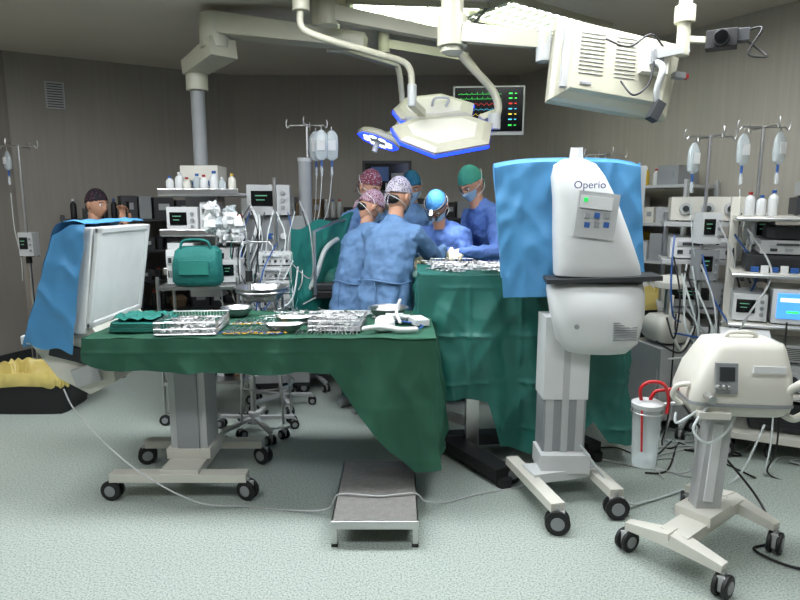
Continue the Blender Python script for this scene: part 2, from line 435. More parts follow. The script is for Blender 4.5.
for kx,ky in((-.60,3.02),(-.58,3.22)):
    rings=[]
    for rr_,zz in((.6,0),(.8,.015),(1,.035),(1.08,.037),(.93,.034),(.75,.015),(.5,.005)):
        r_=[]
        for j in range(28):
            a=2*pi*j/28;x=.11*math.cos(a)*rr_;y=.05*math.sin(a)*rr_+.035*math.cos(a)**2*rr_
            r_.append(V((kx+x,ky+y,TZ+zz)))
        rings.append(r_)
    b.loft(rings,steel,True,False)
    b.f([b.v(p) for p in rings[0]],steel)
b.done(0)
b=B('steel_bowl');bowl(b,-.07,3.42,TZ,.11,.055,steel);b.sph((-.07,3.42,TZ+.035),(.07,.07,.03),white);b.done(0)
b=B('steel_bowl');bowl(b,-.95,3.46,TZ,.09,.05,steel);b.done(0)
b=B('cautery_handset')
b.se([(-.08,3.08,TZ,.09,.16),(-.08,3.08,TZ+.01,.11,.19),(-.08,3.08,TZ+.05,.10,.17),(-.08,3.08,TZ+.06,.07,.13)],white,e=3.5)
b.tube([(-.18,2.98,TZ+.02),(-.1,3.0,TZ+.025),(.0,2.96,TZ+.02),(.08,2.99,TZ+.015)],.014,white,10,smooth=5,round_=True)
b.tube([(.08,2.99,TZ+.015),(.12,3.1,TZ+.01),(.05,3.2,TZ+.01),(-.05,3.25,TZ+.01),(-.12,3.2,TZ+.01)],.005,bluepl,8,smooth=6)
b.tube([(.0,3.2,TZ+.01),(-.02,3.25,TZ+.06),(.0,3.27,TZ+.12)],.009,white,8,smooth=4,round_=True)
b.box((.1,3.2,TZ+.02),(.08,.14,.035),white,rz=.3)
b.done(.003)
b=B('gauze_swabs')
for i in range(6):b.box((-.02+R.uniform(-.02,.02),3.28+R.uniform(-.01,.01),TZ+.004+.007*i),(.1,.08,.006),white,rz=R.uniform(-.3,.3))
b.done(.001)
# ------------------------------------------------------------------ LEFT AIRFLOW UNIT
b=B('laminar_airflow_unit')
prof=[(-1.86,.93),(-1.60,.90),(-1.52,1.44),(-1.58,1.44),(-1.67,1.39)]
b.loft([[V((x,2.98,z)) for x,z in prof],[V((x,3.62,z)) for x,z in prof]],white,False,True)
nrm=V((.987,0,-.155))
def pf(y,t,o):
    return V((-1.598+(.086)*t,y,.93+.51*t))+nrm*o
scr=mat('filter_screen',(212,214,214),.45,0,.15,180)
for (ya,yb,ta,tb,mm,th) in((3.02,3.58,.06,.95,scr,.012),(2.99,3.03,0,1,white,.022),(3.57,3.61,0,1,white,.022),(2.99,3.61,0,.06,white,.022),(2.99,3.61,.94,1,white,.022)):
    b.loft([[pf(ya,ta,0),pf(yb,ta,0),pf(yb,tb,0),pf(ya,tb,0)],[pf(ya,ta,th),pf(yb,ta,th),pf(yb,tb,th),pf(ya,tb,th)]],mm,False,True)
prof2=[(-1.90,.93),(-1.92,.86),(-1.78,.66),(-1.62,.57),(-1.48,.64),(-1.50,.80),(-1.58,.93)]
b.loft([[V((x,3.02,z)) for x,z in prof2],[V((x,3.60,z)) for x,z in prof2]],cream,False,True)
b.box((-1.80,3.0,.87),(.26,.04,.045),white);b.box((-1.70,3.006,.80),(.20,.02,.08),dgrey,ry=.25)
b.beam((-1.6,3.24,.70),(-1.2,3.24,.80),.20,.10,cream)
b.box((-1.62,3.006,.68),(.14,.02,.10),lgrey,ry=-.3);b.cyl((-1.55,3.0,.73),(-1.55,2.985,.73),.02,greyp)
b.done(.012)
ul=bpy.data.objects['laminar_airflow_unit']
b=B('sterile_cover')
sec=[(-1.535,1.455),(-1.60,1.47),(-1.69,1.42),(-1.77,1.20),(-1.87,.92),(-1.90,.84)]
pts=crv([V((x,0,z)) for x,z in sec],8)
def crs(p,k=5,s=0):
    c1=NZ.noise(V((p.x*k+s+p.z*k*.5,p.y*k,p.z*k*.5)));c2=NZ.noise(V((p.x*k*2.0,p.y*k*2.0+s,p.z*k*1.4-p.x*k)))
    return (1-abs(c1)*2.4)+.4*(1-abs(c2)*2.6)
ny=44;gr=[]
for i,p in enumerate(pts):
    row=[]
    for j in range(ny+1):
        y=2.955+.69*j/ny;q=V((p.x,y,p.z));c=.011*max(0,crs(q))
        row.append(b.v((p.x-c,y,p.z+c*.6+(-.015*math.sin(j*.35) if i>len(pts)-5 else 0))))
    gr.append(row)
for i in range(len(gr)-1):
    for j in range(ny):b.f([gr[i][j],gr[i+1][j],gr[i+1][j+1],gr[i][j+1]],bluep,True)
gr=[]
NS=60
for i in range(NS+1):
    z=1.455-(1.455-.86)*i/NS
    xl=-1.60-.07*min(1,(1.455-z)/.04) if z>1.415 else -1.69-(1.42-z)*.37
    xr=-1.535-.115*max(0,(1.445-z))/.55
    row=[]
    for j in range(33):
        t=j/32;x=xl+(xr-xl)*t;q=V((x,2.955,z))
        row.append(b.v((x,2.955-.016*max(0,crs(q,6,3)),z-(.05*t*i/NS)+.01*math.sin(t*11)*i/NS)))
    gr.append(row)
for i in range(NS):
    for j in range(32):b.f([gr[i][j],gr[i+1][j],gr[i+1][j+1],gr[i][j+1]],bluep,True)
b.done(0,parent=ul)
# ------------------------------------------------------------------ SECOND TABLE (right)
b=B('instrument_table')
b.beam((.2,3.8,.07),(.58,3.15,.07),.12,.07,black);b.beam((.95,3.95,.07),(1.2,3.5,.07),.1,.07,black)
b.beam((.3,3.65,.08),(1.1,3.72,.08),.1,.07,dgrey)
for x,y in((.2,3.8),(.58,3.15),(.95,3.95),(1.2,3.5)):
    b.cyl((x,y,0),(x,y,.05),.045,black,n=14)
b.box((.45,3.6,.55),(.08,.08,1.0),steel);b.cyl((1.0,3.7,.1),(1.0,3.7,1.1),.04,steel)
b.beam((.12,3.95,.2),(.42,3.62,.2),.05,.05,lgrey)
b.box((.72,3.75,1.12),(1.2,.6,.04),steel)
topcloth(b,.11,1.34,3.42,4.08,1.152,teal,seed=4)
b.drape([(.13,4.08),(.11,3.42),(1.34,3.42),(1.34,4.08)],1.152,
  [(0,.45),(.25,.42),(.27,.40),(.36,.44),(.42,.40),(.45,.13),(.56,.07),(.66,.3),(.70,.16),(.78,.12),(1,.25)],teal,flare=.05,amp=.030,freq=12,seed=8,rows=80,step=.011,crease=.022,press=.009)
b.done(.004)
b=B('surgical_instruments')
pile(b,.2,.75,3.5,4.0,1.162,100,11,L=(.12,.2),h=.012);pile(b,.2,.7,3.7,4.0,1.17,50,12,h=.01)
tray(b,.34,3.85,1.16,.28,.22,.04,steel)
b.done(0)
b=B('folded_sterile_towels')
for i in range(4):b.box((1.1,3.8,1.165+.014*i),(.25,.3,.012),tealc,rz=.05*i)
b.done(.003)
# ------------------------------------------------------------------ RIGHT AIRFLOW UNIT
b=B('laminar_airflow_unit')
hbase(b,[((.63,3.2),(.75,2.66)),((1.0,3.33),(1.08,2.80))],z=.13,w=.07,h=.045,r=.06)
b.beam((.68,3.0,.14),(1.05,3.1,.14),.14,.05,white)
b.box((.87,3.08,.2),(.26,.2,.1),white)
b.box((.87,3.12,.5),(.225,.16,.66),greyp);b.box((.87,3.035,.5),(.035,.014,.66),lgrey)
b.box((.79,3.04,.5),(.04,.012,.62),lgrey);b.box((.95,3.04,.5),(.04,.012,.62),lgrey)
b.box((.87,3.12,.76),(.235,.18,.44),white)
b.at((.92,3.05,0),-.14)
b.se([(.09,.02,.79,.18,.12),(.09,.0,.81,.30,.20),(.085,-.02,.87,.40,.27),(.08,-.03,1.0,.45,.30),(.07,-.02,1.12,.47,.28),(.07,-.0,1.165,.46,.24)],white,e=4,n=40)
b.se([(.08,0,1.165,.44,.22),(.08,0,1.185,.44,.22)],dgrey,e=4,n=40)
b.box((.09,-.06,1.19),(.54,.20,.022),dgrey,ry=-.05)
b.se([(.08,.0,1.2,.42,.24),(.07,-.01,1.26,.41,.25),(.035,-.01,1.42,.36,.23),(-.0,-.005,1.58,.30,.2),(-.035,0,1.69,.255,.17),(-.05,.01,1.75,.2,.13),(-.055,.02,1.775,.1,.07)],white,e=4,n=40)
b.box((.045,-.128,1.50),(.19,.012,.22),lgrey,rx=-.09,ry=.12)
b.box((.04,-.136,1.56),(.15,.008,.06),white,rx=-.09,ry=.12)
for i in range(3):
    for j in range(2):b.box((.0+.045*i,-.141+.004*j,1.50-.045*j),(.026,.008,.026),bluepl if (i+j)%2 else greyp,rx=-.09,ry=.12)
b.box((-.01,-.139,1.575),(.02,.008,.02),green_led,rx=-.09)
for i in range(8):b.box((.20,-.172+.001*i,.9+.012*i),(.12,.008,.006),greyp,rz=.25)
b.cyl((-.03,-.16,.96),(-.03,-.18,.96),.012,greyp)
b.box((-.03,.17,1.45),(.70,.10,.60),white,rx=.05)
b.box((-.03,.225,1.45),(.62,.012,.52),lgrey,rx=.05)
b.cyl((-.03,.12,1.62),(-.03,.10,1.84),.05,white,r2=.03)
o=b.done(.008)
t=bpy.data.curves.new('label_text','FONT');t.body='Operio';t.size=.05;t.extrude=.0008
tm=mat('label_ink',(30,40,110),.5);t.materials.append(tm)
to=bpy.data.objects.new('label_text',t);bpy.context.collection.objects.link(to)
to.location=(.825,2.897,1.628);to.rotation_euler=(pi/2-.13,.0,-.14);to.parent=o;to.matrix_parent_inverse=MX.Translation(-o.location)
b=B('sterile_cover');b.at((.92,3.05,0),-.14)
def sheet(b,f,nu,nv,m):
    g=[[b.v(f(i/nu,j/nv)) for j in range(nv+1)] for i in range(nu+1)]
    for i in range(nu):
        for j in range(nv):b.f([g[i][j],g[i+1][j],g[i+1][j+1],g[i][j+1]],m,True)
def covf(u,v):
    x=-.44+.73*u
    cpts=[(.27,1.2),(.27,1.77),(.20,1.80),(.10,1.77),(.085,1.13-.03*math.sin(u*5)-.04*(1-u)+.07*max(0,u-.6))]
    t=v*4;i=min(int(t),3);t-=i
    a,c=cpts[i],cpts[i+1]
    y=a[0]+(c[0]-a[0])*t;z=a[1]+(c[1]-a[1])*t
    wb=.017*max(0,crs(V((x,y*.5,z)),5,9))
    z-=.03*(abs(u-.5)*2)**3
    x+= (-.06*((z-1.15)/.63)+.05)
    return V((x,y-wb if v>.6 else y+wb,z))
sheet(b,covf,80,150,bluep)
def sidef(sgn):
    def g(u,v):
        x0=(-.44 if sgn<0 else .29)
        y=.085+.185*u;z=1.76-.60*v
        wb=.012*math.sin(v*14+u*6)
        return V((x0+(-.06*((z-1.15)/.63)+.05)+wb*.5*math.sin(pi*u),y,z))
    return g
sheet(b,sidef(-1),8,24,bluep);sheet(b,sidef(1),8,24,bluep)
b.done(0,parent=o)
# ------------------------------------------------------------------ STEP STOOL
b=B('step_stool')
b.box((-.115,2.865,.122),(.40,.66,.016),stepm)
for k in(-1,1):
    b.box((-.115+k*.195,2.865,.11),(.012,.66,.04),steel);b.box((-.115,2.865+k*.325,.11),(.40,.012,.04),steel)
for i in(-1,1):
    for j in(-1,1):
        b.box((-.115+i*.185,2.865+j*.312,.055),(.024,.024,.11),steel);b.box((-.115+i*.185,2.865+j*.312,.008),(.03,.03,.016),black)
b.done(.003)
# ------------------------------------------------------------------ SUCTION MACHINE
b=B('surgical_suction_machine')
for p,q in(((1.03,2.52),(1.29,2.19)),((1.47,2.88),(1.69,2.50))):
    for t in(p,q):caster(b,t[0],t[1],.05,R.uniform(0,1.2))
    a=V((p[0],p[1],.125));c=V((q[0],q[1],.125));m_=(a+c)/2+V((0,0,.03))
    b.beam(m_,a,.085,.06,cream,.05,.035);b.beam(m_,c,.085,.06,cream,.05,.035)
b.beam((1.16,2.355,.155),(1.58,2.69,.155),.12,.05,cream)
b.box((1.37,2.53,.19),(.2,.16,.05),cream,rz=.65)
b.beam((1.37,2.53,.2),(1.42,2.56,.68),.11,.075,lgrey,.10,.07)
b.beam((1.365,2.49,.25),(1.40,2.515,.6),.04,.01,white)
b.at((1.47,2.58,0),-.12)
b.se([(0,0,.64,.22,.16),(0,0,.655,.36,.24),(0,0,.68,.41,.29),(0,0,.705,.42,.30),(0,.0,.735,.42,.31),(.015,.01,.84,.385,.28),(.035,.02,.935,.315,.22),(.04,.025,.96,.29,.20),(.04,.025,.97,.22,.15)],cream,e=7.5,n=60)
b.se([(0,0,.705,.425,.315),(0,0,.72,.425,.315)],greyp,e=7.5,n=60)
b.tube([(-.02,.03,.962),(-.01,.03,.99),(.09,.03,.99),(.10,.03,.962)],.009,cream,8,smooth=4)
b.box((-.08,-.150,.83),(.09,.012,.13),greyp,rx=-.15);b.box((-.08,-.156,.85),(.06,.01,.06),dgrey,rx=-.15)
for i in range(3):b.cyl((-.12+.02*i,-.165,.80),(-.12+.02*i,-.19,.80),.008,steel)
b.box((.09,-.145,.87),(.13,.008,.03),white,rx=-.15)
b.box((-.12,-.12,.668),(.13,.10,.03),cream)
b.cyl((-.15,-.15,.75),(-.15,-.21,.75),.018,steel)
b.tube([(-.2,-.08,.78),(-.25,-.08,.77),(-.26,-.06,.72),(-.22,-.05,.68)],.012,cream,8,smooth=5)
b.tube([(.17,-.12,.76),(.21,-.16,.82),(.27,-.16,.84),(.30,-.12,.80),(.29,-.10,.70),(.24,-.08,.64),(.19,-.08,.66)],.016,cream,10,smooth=6)
b.M=MX.Identity(4)
cx,cy=1.13,2.63
b.lathe((cx,cy,.36),[(.052,0),(.056,.01),(.064,.28),(.067,.285)],clear,28)
b.lathe((cx,cy,.362),[(.001,0),(.050,.001),(.053,.02)],clear,28)
b.lathe((cx,cy,.36),[(.046,.005),(.048,.04),(.001,.04)],fluid,24)
b.lathe((cx,cy,.64),[(.068,0),(.070,.004),(.070,.02),(.05,.03),(.02,.034),(.001,.034)],lgrey,28)
b.tube([(cx-.03,cy,.67),(cx-.04,cy-.01,.73),(cx+.0,cy-.01,.76),(cx+.06,cy-.02,.75),(cx+.085,cy-.02,.68),(cx+.07,cy-.04,.62)],.008,red,10,smooth=6)
b.tube([(cx+.01,cy,.67),(cx+.03,cy,.71),(cx+.08,cy,.72),(cx+.15,cy-.01,.73)],.008,red,10,smooth=6)
b.tube([(cx-.04,cy-.03,.66),(cx-.045,cy-.055,.6),(cx-.04,cy-.062,.45)],.005,red,8,smooth=6)
b.tube([(cx,cy+.05,.6),(cx+.1,cy+.06,.63),(1.33,2.58,.68)],.01,steel,8,smooth=4)
b.tube([(cx+.07*math.cos(a),cy+.07*math.sin(a),.62) for a in [2*pi*i/24 for i in range(25)]],.004,steel,6)
b.tube([(1.33,2.46,.72),(1.24,2.42,.62),(1.29,2.40,.56),(1.40,2.46,.58),(1.46,2.5,.64)],.006,tubing,8,smooth=6)
b.tube([(1.31,2.47,.7),(1.2,2.48,.62),(1.2,2.5,.66)],.006,tubing,8,smooth=6)
b.done(.004)
# ------------------------------------------------------------------ WASTE BINS
def bin_(x,y,w,d,h,zl,rz=0):
    b=B('waste_bin');b.at((x,y,0),rz)
    b.se([(0,0,0,w*.84,d*.84),(0,0,.01,w*.86,d*.86),(0,0,h,w,d),(0,0,h+.004,w*1.03,d*1.03),(0,0,h-.01,w*.98,d*.98)],black,e=7,n=48,cap=False)
    b.box((0,0,.01),(w*.8,d*.8,.02),black)
    rings=[]
    n=72
    for (k,z) in((1.03,h-.04),(1.06,h-.01),(1.06,h+zl*.5),(1.02,h+zl),(.92,h+zl*.6),(.88,h-.05),(.6,h-.12),(.02,h-.14)):
        r_=[]
        for j in range(n):
            a=2*pi*j/n;c=math.cos(a);q=math.sin(a);wv=1+.018*math.sin(j*2.1)+.012*math.sin(j*3.7+z*30)
            r_.append(V((w/2*k*wv*math.copysign(abs(c)**.3,c),d/2*k*wv*math.copysign(abs(q)**.3,q),z+.012*math.sin(j*1.3))))
        rings.append(r_)
    b.loft(rings,yellow,True,False)
    b.done(0)
bin_(-2.80,4.5,.66,.46,.26,.06)
bin_(1.94,4.75,.42,.36,.78,.10)
# ------------------------------------------------------------------ PEOPLE
tex=bpy.data.textures.new('cloth_folds','CLOUDS');tex.noise_scale=.10;tex.noise_depth=2
def ik(S,T,a,b_,hint):
    d=T-S;L=min(d.length,.985*(a+b_));dn=d.normalized()
    x=(a*a-b_*b_+L*L)/(2*L);h=math.sqrt(max(0,a*a-x*x))
    hp=(hint-dn*hint.dot(dn)).normalized()
    return S+dn*x+hp*h,S+dn*L
def headmesh(n):
    x,y,z=n
    px,py,pz=x*.076,y*.094,z*.118
    if z<0:
        k=(-z)**1.4
        px*=1-.32*k
        if y<0:py*=1-.35*k
        else:py*=1-.06*k
    g=lambda cx,cz,s:math.exp(-(((x-cx)/s[0])**2+((z-cz)/s[1])**2)) if y>0 else 0
    py+=.020*g(0,-.22,(.13,.16))+.010*g(0,0,(.10,.25))
    py-=.011*g(.38,.06,(.16,.12))+.011*g(-.38,.06,(.16,.12))
    py+=.006*g(0,.24,(.5,.10))
    py+=.006*g(0,-.50,(.22,.06))-.004*g(0,-.545,(.22,.02))+.005*g(0,-.62,(.2,.05))
    py+=.007*g(0,-.82,(.25,.12))
    return V((px,py,pz))
def hand(W,d,pn,side,m,parent,name,curl=.5):
    b=B(name);d=d.normalized();pn=(pn-d*pn.dot(d)).normalized();s_=d.cross(pn)*side
    for k,q in enumerate((-.028,-.009,.010,.028)):
        b.tube([W+s_*q*.6,W+d*.045+s_*q,W+d*.088+s_*q*1.05],.014,m,10,rads=[.020,.017,.012],round_=True)
    fl=(.8,1,1.07,.96)
    for k,q in enumerate((-.030,-.010,.010,.030)):
        p=W+d*.088+s_*q*1.05;pts=[p]
        ang=0
        for L,a in((.043,curl*.7),(.027,curl),(.021,curl*.8)):
            ang+=a;dd=(d*math.cos(ang)+pn*math.sin(ang)+s_*q*2).normalized()
            p=p+dd*L*fl[k];pts.append(p)
        b.tube(pts,.009,m,10,rads=[.0105,.0095,.0088,.0076],round_=True)
    p=W+d*.022+s_*.030
    pts=[p,p+(d*.5+s_*.75+pn*.3).normalized()*.04,p+(d*.5+s_*.75+pn*.3).normalized()*.04+(d*.85+s_*.3+pn*.4).normalized()*.032]
    pts.append(pts[-1]+(d*.9+pn*.4).normalized()*.024)
    b.tube(pts,.01,m,10,rads=[.016,.0125,.011,.009],round_=True)
    o=b.done(0,parent=parent)
    r=o.modifiers.new('r','REMESH');r.mode='VOXEL';r.voxel_size=.0032;r.use_smooth_shade=True
    s=o.modifiers.new('s','SMOOTH');s.factor=.5;s.iterations=2
    return o
def person(name,xy,face,lean=12,h=1.72,hands=None,look=None,gm=gownm,capm=None,hem=.36,mask=True,extra=None,legm=scrub,handm=glove,sway=0,handmdir=None,cap=True):
    k=h/1.72
    F=V((face[0]-xy[0],face[1]-xy[1],0)).normalized();Rt=V((F.y,-F.x,0));Z=V((0,0,1));O=V((xy[0],xy[1],0))
    emp=bpy.data.objects.new(name,None);emp.empty_display_size=.2;bpy.context.collection.objects.link(emp);emp.location=O
    def W(x,y,z):return O+Rt*x*k+F*y*k+Z*z*k
    L=math.radians(lean)
    def spine(s):
        n=12;y=0;z=.93
        for i in range(n):
            ss=s*(i+.5)/n;aa=L*min(1.1,.3+ss/.3)
            y+=math.sin(aa)*s/n;z+=math.cos(aa)*s/n
        return y,z,L*min(1.1,.3+s/.3)
    b=B('gown')
    rings=[];N=56
    def ring(cx,cy,cz,rx,ry,tilt,fold=0,ph=0):
        r=[]
        for j in range(N):
            a=2*pi*j/N;f=1+fold*(math.sin(a*7+ph+cz*2)+.7*math.sin(a*11+2*ph-cz*3))
            x=rx*math.cos(a)*f;y=ry*math.sin(a)*f
            r.append(W(cx+x,cy+y*math.cos(tilt),cz-y*math.sin(tilt)))
        return r
    if hem<.8:
        for z,rx,ry,fo in((hem,.25,.215,.05),(hem+.02,.255,.217,.05),(.55,.24,.205,.045),(.75,.222,.18,.036),(.9,.20,.16,.028)):
            rings.append(ring(0,-.01,z,rx,ry,0,fo,len(name)+xy[0]*5))
    else:
        for z,rx,ry,fo in((hem,.185,.15,.01),(.9,.18,.14,.0)):rings.append(ring(0,0,z,rx,ry,0,fo))
    for s_,rx,ry,fo in((.06,.190,.15,.024),(.14,.184,.145,.022),(.24,.194,.145,.018),(.34,.206,.14,.012),(.41,.204,.13,0),(.455,.17,.108,0),(.485,.11,.085,0),(.52,.068,.068,0),(.55,.058,.058,0)):
        y,z,a=spine(s_);rings.append(ring(sway*s_,y,z,rx,ry,a,fo,xy[0]*5))
    b.loft(rings,gm,True,True)
    y,z,a=spine(.425)
    wr=[]
    for i,sd in enumerate((-1,1)):
        S=W(sd*.175+sway*.42,y,z)
        T=V(hands[i]) if hands else W(sd*.2,.3,1.0)
        hint=-Z*1.0+Rt*sd*.6-F*.3
        E,Wr=ik(S,T,.285*k,.255*k,hint)
        Si=W(sd*.10+sway*.42,y,z+.0)
        b.tube([Si,S,S.lerp(E,.5),E,E.lerp(Wr,.5),Wr],.05,gm,18,rads=[.07*k,.076*k,.070*k,.062*k,.052*k,.036*k],round_=True)
        wr.append((E,Wr,sd))
    o=b.done(0,parent=emp)
    r=o.modifiers.new('r','REMESH');r.mode='VOXEL';r.voxel_size=.011;r.use_smooth_shade=True
    s=o.modifiers.new('s','SMOOTH');s.factor=.6;s.iterations=4
    d=o.modifiers.new('d','DISPLACE');d.texture=tex;d.strength=.05;d.mid_level=.5;d.texture_coords='LOCAL'
    if gm is not darkcl and lean<20:
        b=B('gown_ties')
        yy,zz,_=spine(.10)
        b.tube([W(.20*math.cos(a_)+0,yy+.165*math.sin(a_),zz+.01*math.sin(a_*3)) for a_ in [pi+pi*i/14 for i in range(15)]],.006,gm,6)
        b.tube([W(.02,yy-.168,zz),W(.04,yy-.18,zz-.1),W(.03,yy-.185,zz-.24)],.005,gm,6,smooth=4)
        b.done(0,parent=emp)
    b=B('trousers')
    for sd in(-1,1):
        b.tube([W(sd*.085,0,.90),W(sd*.095,.01,.5),W(sd*.1,0,.09)],.08,legm,16,rads=[.095*k,.072*k,.06*k],round_=False)
    b.done(0,parent=emp)
    for sd,nm in((-1,'shoe_left'),(1,'shoe_right')):
        b=B(nm)
        rr=[]
        for t,w_,hh in((-.09,.03,.05),(-.075,.04,.075),(0,.042,.085),(.08,.048,.06),(.14,.046,.04),(.175,.025,.025)):
            r_=[]
            for j in range(14):
                a=2*pi*j/14
                r_.append(W(sd*.1+w_*math.cos(a),t,max(0.002,hh/2+hh/2*math.sin(a)*1.0)))
            rr.append(r_)
        b.loft(rr,greyp,True,True);b.done(0,parent=emp)
    for (E,Wr,sd) in wr:
        dd=(Wr-E).normalized()
        if handmdir: fd=V(handmdir)
        else: fd=(dd+V((0,0,-.35))).normalized()
        hand(Wr+fd*.01,fd,(-Rt*sd+V((0,0,-.8))),(1 if sd<0 else -1),handm,emp,'hand_left' if sd<0 else 'hand_right')
    y,z,a=spine(.55)
    nb=W(sway*.55,y-.01,z-.05)
    up=(V((0,0,1))*1.0+F*math.sin(L)*.55).normalized()
    hc=W(sway*.55,y,z)+up*.125*k+F*.02
    lk=(V(look)-hc).normalized() if look else F
    fy=lk;fx=fy.cross(V((0,0,1))).normalized();fz=fx.cross(fy)
    HM=MX(((fx.x,fy.x,fz.x,hc.x),(fx.y,fy.y,fz.y,hc.y),(fx.z,fy.z,fz.z,hc.z),(0,0,0,1)))
    sc=k*1.03
    b=B('head');b.M=HM@MX.Scale(sc,4)
    tb=bmesh.new();bmesh.ops.create_icosphere(tb,subdivisions=5,radius=1)
    nv=[v.co.copy() for v in tb.verts];fcs=[[v.index for v in f.verts] for f in tb.faces];tb.free()
    vs=[b.v(headmesh(n)) for n in nv]
    for f in fcs:b.f([vs[i] for i in f],skin,True)
    for sd in(-1,1):
        b.sph((sd*.029,.074,.008),.0125,eyew,12,8);b.sph((sd*.029,.0835,.008),.0055,eyed,10,6)
        b.sph((sd*.077,-.008,-.005),(.010,.018,.031),skin,12,10)
        b.sph((sd*.083,-.004,.012),(.006,.012,.014),skin,10,8)
        b.tube([(sd*.05,.080,.030),(sd*.030,.092,.034),(sd*.014,.091,.029)],.0028,hairm,6,smooth=3)
    b.M=MX.Identity(4)
    b.tube([nb,nb.lerp(hc,.5)-F*.005,hc-F*.02],.05,skin,18,rads=[.058*k,.052*k,.05*k])
    b.done(0,parent=emp)
    def shell(nm,cond,fn,m):
        b=B(nm);b.M=HM@MX.Scale(sc,4)
        keep=[f for f in fcs if all(cond(nv[i]) for i in f)]
        ids={}
        for f in keep:
            for i in f:
                if i not in ids:ids[i]=b.v(fn(nv[i]))
        for f in keep:b.f([ids[i] for i in f],m,True)
        return b
    if cap:
        def cf(n):
            x,y,z=n;e=1.07+.10*max(0,z)*(.6-.4*y)+.06*max(0,-y)+.012*math.sin(x*22+z*9)*math.sin(y*19)
            return V((x*.076*e,y*.094*e-.004,z*.118*e+.004))
        b=shell('surgical_cap',lambda n:n.z>.10+.24*n.y,cf,capm or gownm)
        o=b.done(0,parent=emp);q=o.modifiers.new('s','SOLIDIFY');q.thickness=.003
        b=B('cap_ties');b.M=HM@MX.Scale(sc,4)
        b.tube([(.0,-.10,-.02),(.015,-.115,-.03),(.012,-.112,-.07),(.02,-.108,-.1)],.004,capm or gownm,6,smooth=4)
        b.tube([(.0,-.10,-.02),(-.018,-.116,-.028),(-.012,-.112,-.06),(-.015,-.108,-.09)],.004,capm or gownm,6,smooth=4)
        b.sph((0,-.055,-.035),(.056,.04,.04),hairm)
        b.done(0,parent=emp)
    if mask:
        def mf(n):
            x,y,z=n;p=headmesh((x,y,z))
            e=1.07
            q=V((p.x*e,p.y*e+.004,p.z*1.02))
            fl=.108*math.sqrt(max(0,1-(x*.9)**2))-.012*max(0,abs(z+.35)-.2)
            q.y=max(q.y,q.y*.4+fl*.6)
            q.y+=.0015*math.sin(z*40)
            return q
        b=shell('face_mask',lambda n:n.y>.28 and -.93<n.z<-.02,mf,maskm)
        for sd in(-1,1):
            b.tube([(sd*.068,.045,-.012),(sd*.084,.0,.0),(sd*.082,-.05,.035),(sd*.04,-.108,.05)],.0022,white,6,smooth=5)
            b.tube([(sd*.055,.045,-.075),(sd*.078,-.01,-.06),(sd*.05,-.07,-.04),(sd*.01,-.105,-.03)],.0022,white,6,smooth=5)
        o=b.done(0,parent=emp)
    if extra:extra(emp,HM@MX.Scale(sc,4))
    return emp
def pattern(name,base,c2,sc=45,k=.42):
    m=bpy.data.materials.new(name);m.use_nodes=True;nt=m.node_tree;n=nt.nodes;l=nt.links;p=n['Principled BSDF']
    tc=n.new('ShaderNodeTexCoord');vo=n.new('ShaderNodeTexVoronoi');vo.inputs['Scale'].default_value=sc
    l.new(tc.outputs['Object'],vo.inputs['Vector'])
    cr=n.new('ShaderNodeValToRGB');cr.color_ramp.interpolation='CONSTANT'
    cr.color_ramp.elements[0].color=lin(c2);cr.color_ramp.elements[1].position=k;cr.color_ramp.elements[1].color=lin(base)
    l.new(vo.outputs['Distance'],cr.inputs['Fac']);l.new(cr.outputs['Color'],p.inputs['Base Color']);p.inputs['Roughness'].default_value=.8
    return m
cap1=pattern('patterned_cap_grey',(172,166,176),(84,80,104),75,.4)
cap2=pattern('patterned_cap_red',(150,126,138),(104,46,64),80,.4)
cap3=pattern('patterned_cap_crimson',(114,50,62),(170,155,162),70,.34)
capk=pattern('patterned_cap_black',(22,20,28),(120,64,90),60,.24)
capg=mat('green_cap_cloth',(60,146,124),.8,0,.3,30);capb=mat('blue_cap_cloth',(60,126,184),.8,0,.3,30)
capd=mat('teal_cap_cloth',(30,100,130),.8,0,.3,30)
def loupes(emp,HM):
    b=B('headlamp_loupes');b.M=HM
    for sd in(-1,1):
        b.tube([(sd*.029+.022*math.cos(a),.104,.008+.018*math.sin(a)) for a in [2*pi*i/16 for i in range(17)]],.0025,black,6)
        b.cyl((sd*.027,.104,.0),(sd*.022,.135,-.012),.011,black,n=14)
        b.tube([(sd*.05,.104,.012),(sd*.078,.06,.012),(sd*.084,-.01,.005)],.003,black,6)
    b.cyl((-.01,.104,.012),(.01,.104,.012),.003,black,n=8)
    b.tube([(.086*math.cos(a),-.002+.108*math.sin(a),.062) for a in [2*pi*i/28 for i in range(29)]],.006,dgrey,8)
    b.cyl((0,.10,.066),(0,.135,.055),.014,white,n=16);b.cyl((0,.135,.055),(0,.137,.0545),.011,e_led,n=16)
    b.done(0,parent=emp)
def phone(emp,HM):
    b=B('mobile_phone');b.box((-2.30,5.12,1.50),(.012,.075,.15),black,rz=.1);b.done(.003,parent=emp)
person('surgeon',(-.10,4.12),(.35,4.78),lean=14,h=1.74,hands=[(.12,4.68,1.18),(.32,4.48,1.22)],look=(.55,4.95,1.25),capm=cap1,hem=.34)
person('surgeon',(-.34,4.44),(.2,4.85),lean=14,h=1.66,hands=[(-.0,4.8,1.15),(.08,4.66,1.12)],look=(.3,4.8,1.1),capm=cap2)
person('surgeon',(-.38,5.30),(.2,4.9),lean=12,h=1.84,hands=[(-.0,5.0,1.15),(-.12,4.9,1.12)],look=(.35,4.7,1.3),capm=cap3)
person('surgeon',(.44,5.22),(.15,4.6),lean=32,h=1.74,hands=[(.34,4.82,1.16),(.16,4.86,1.16)],look=(.1,4.5,1.0),gm=gownm2,capm=capb,extra=loupes)
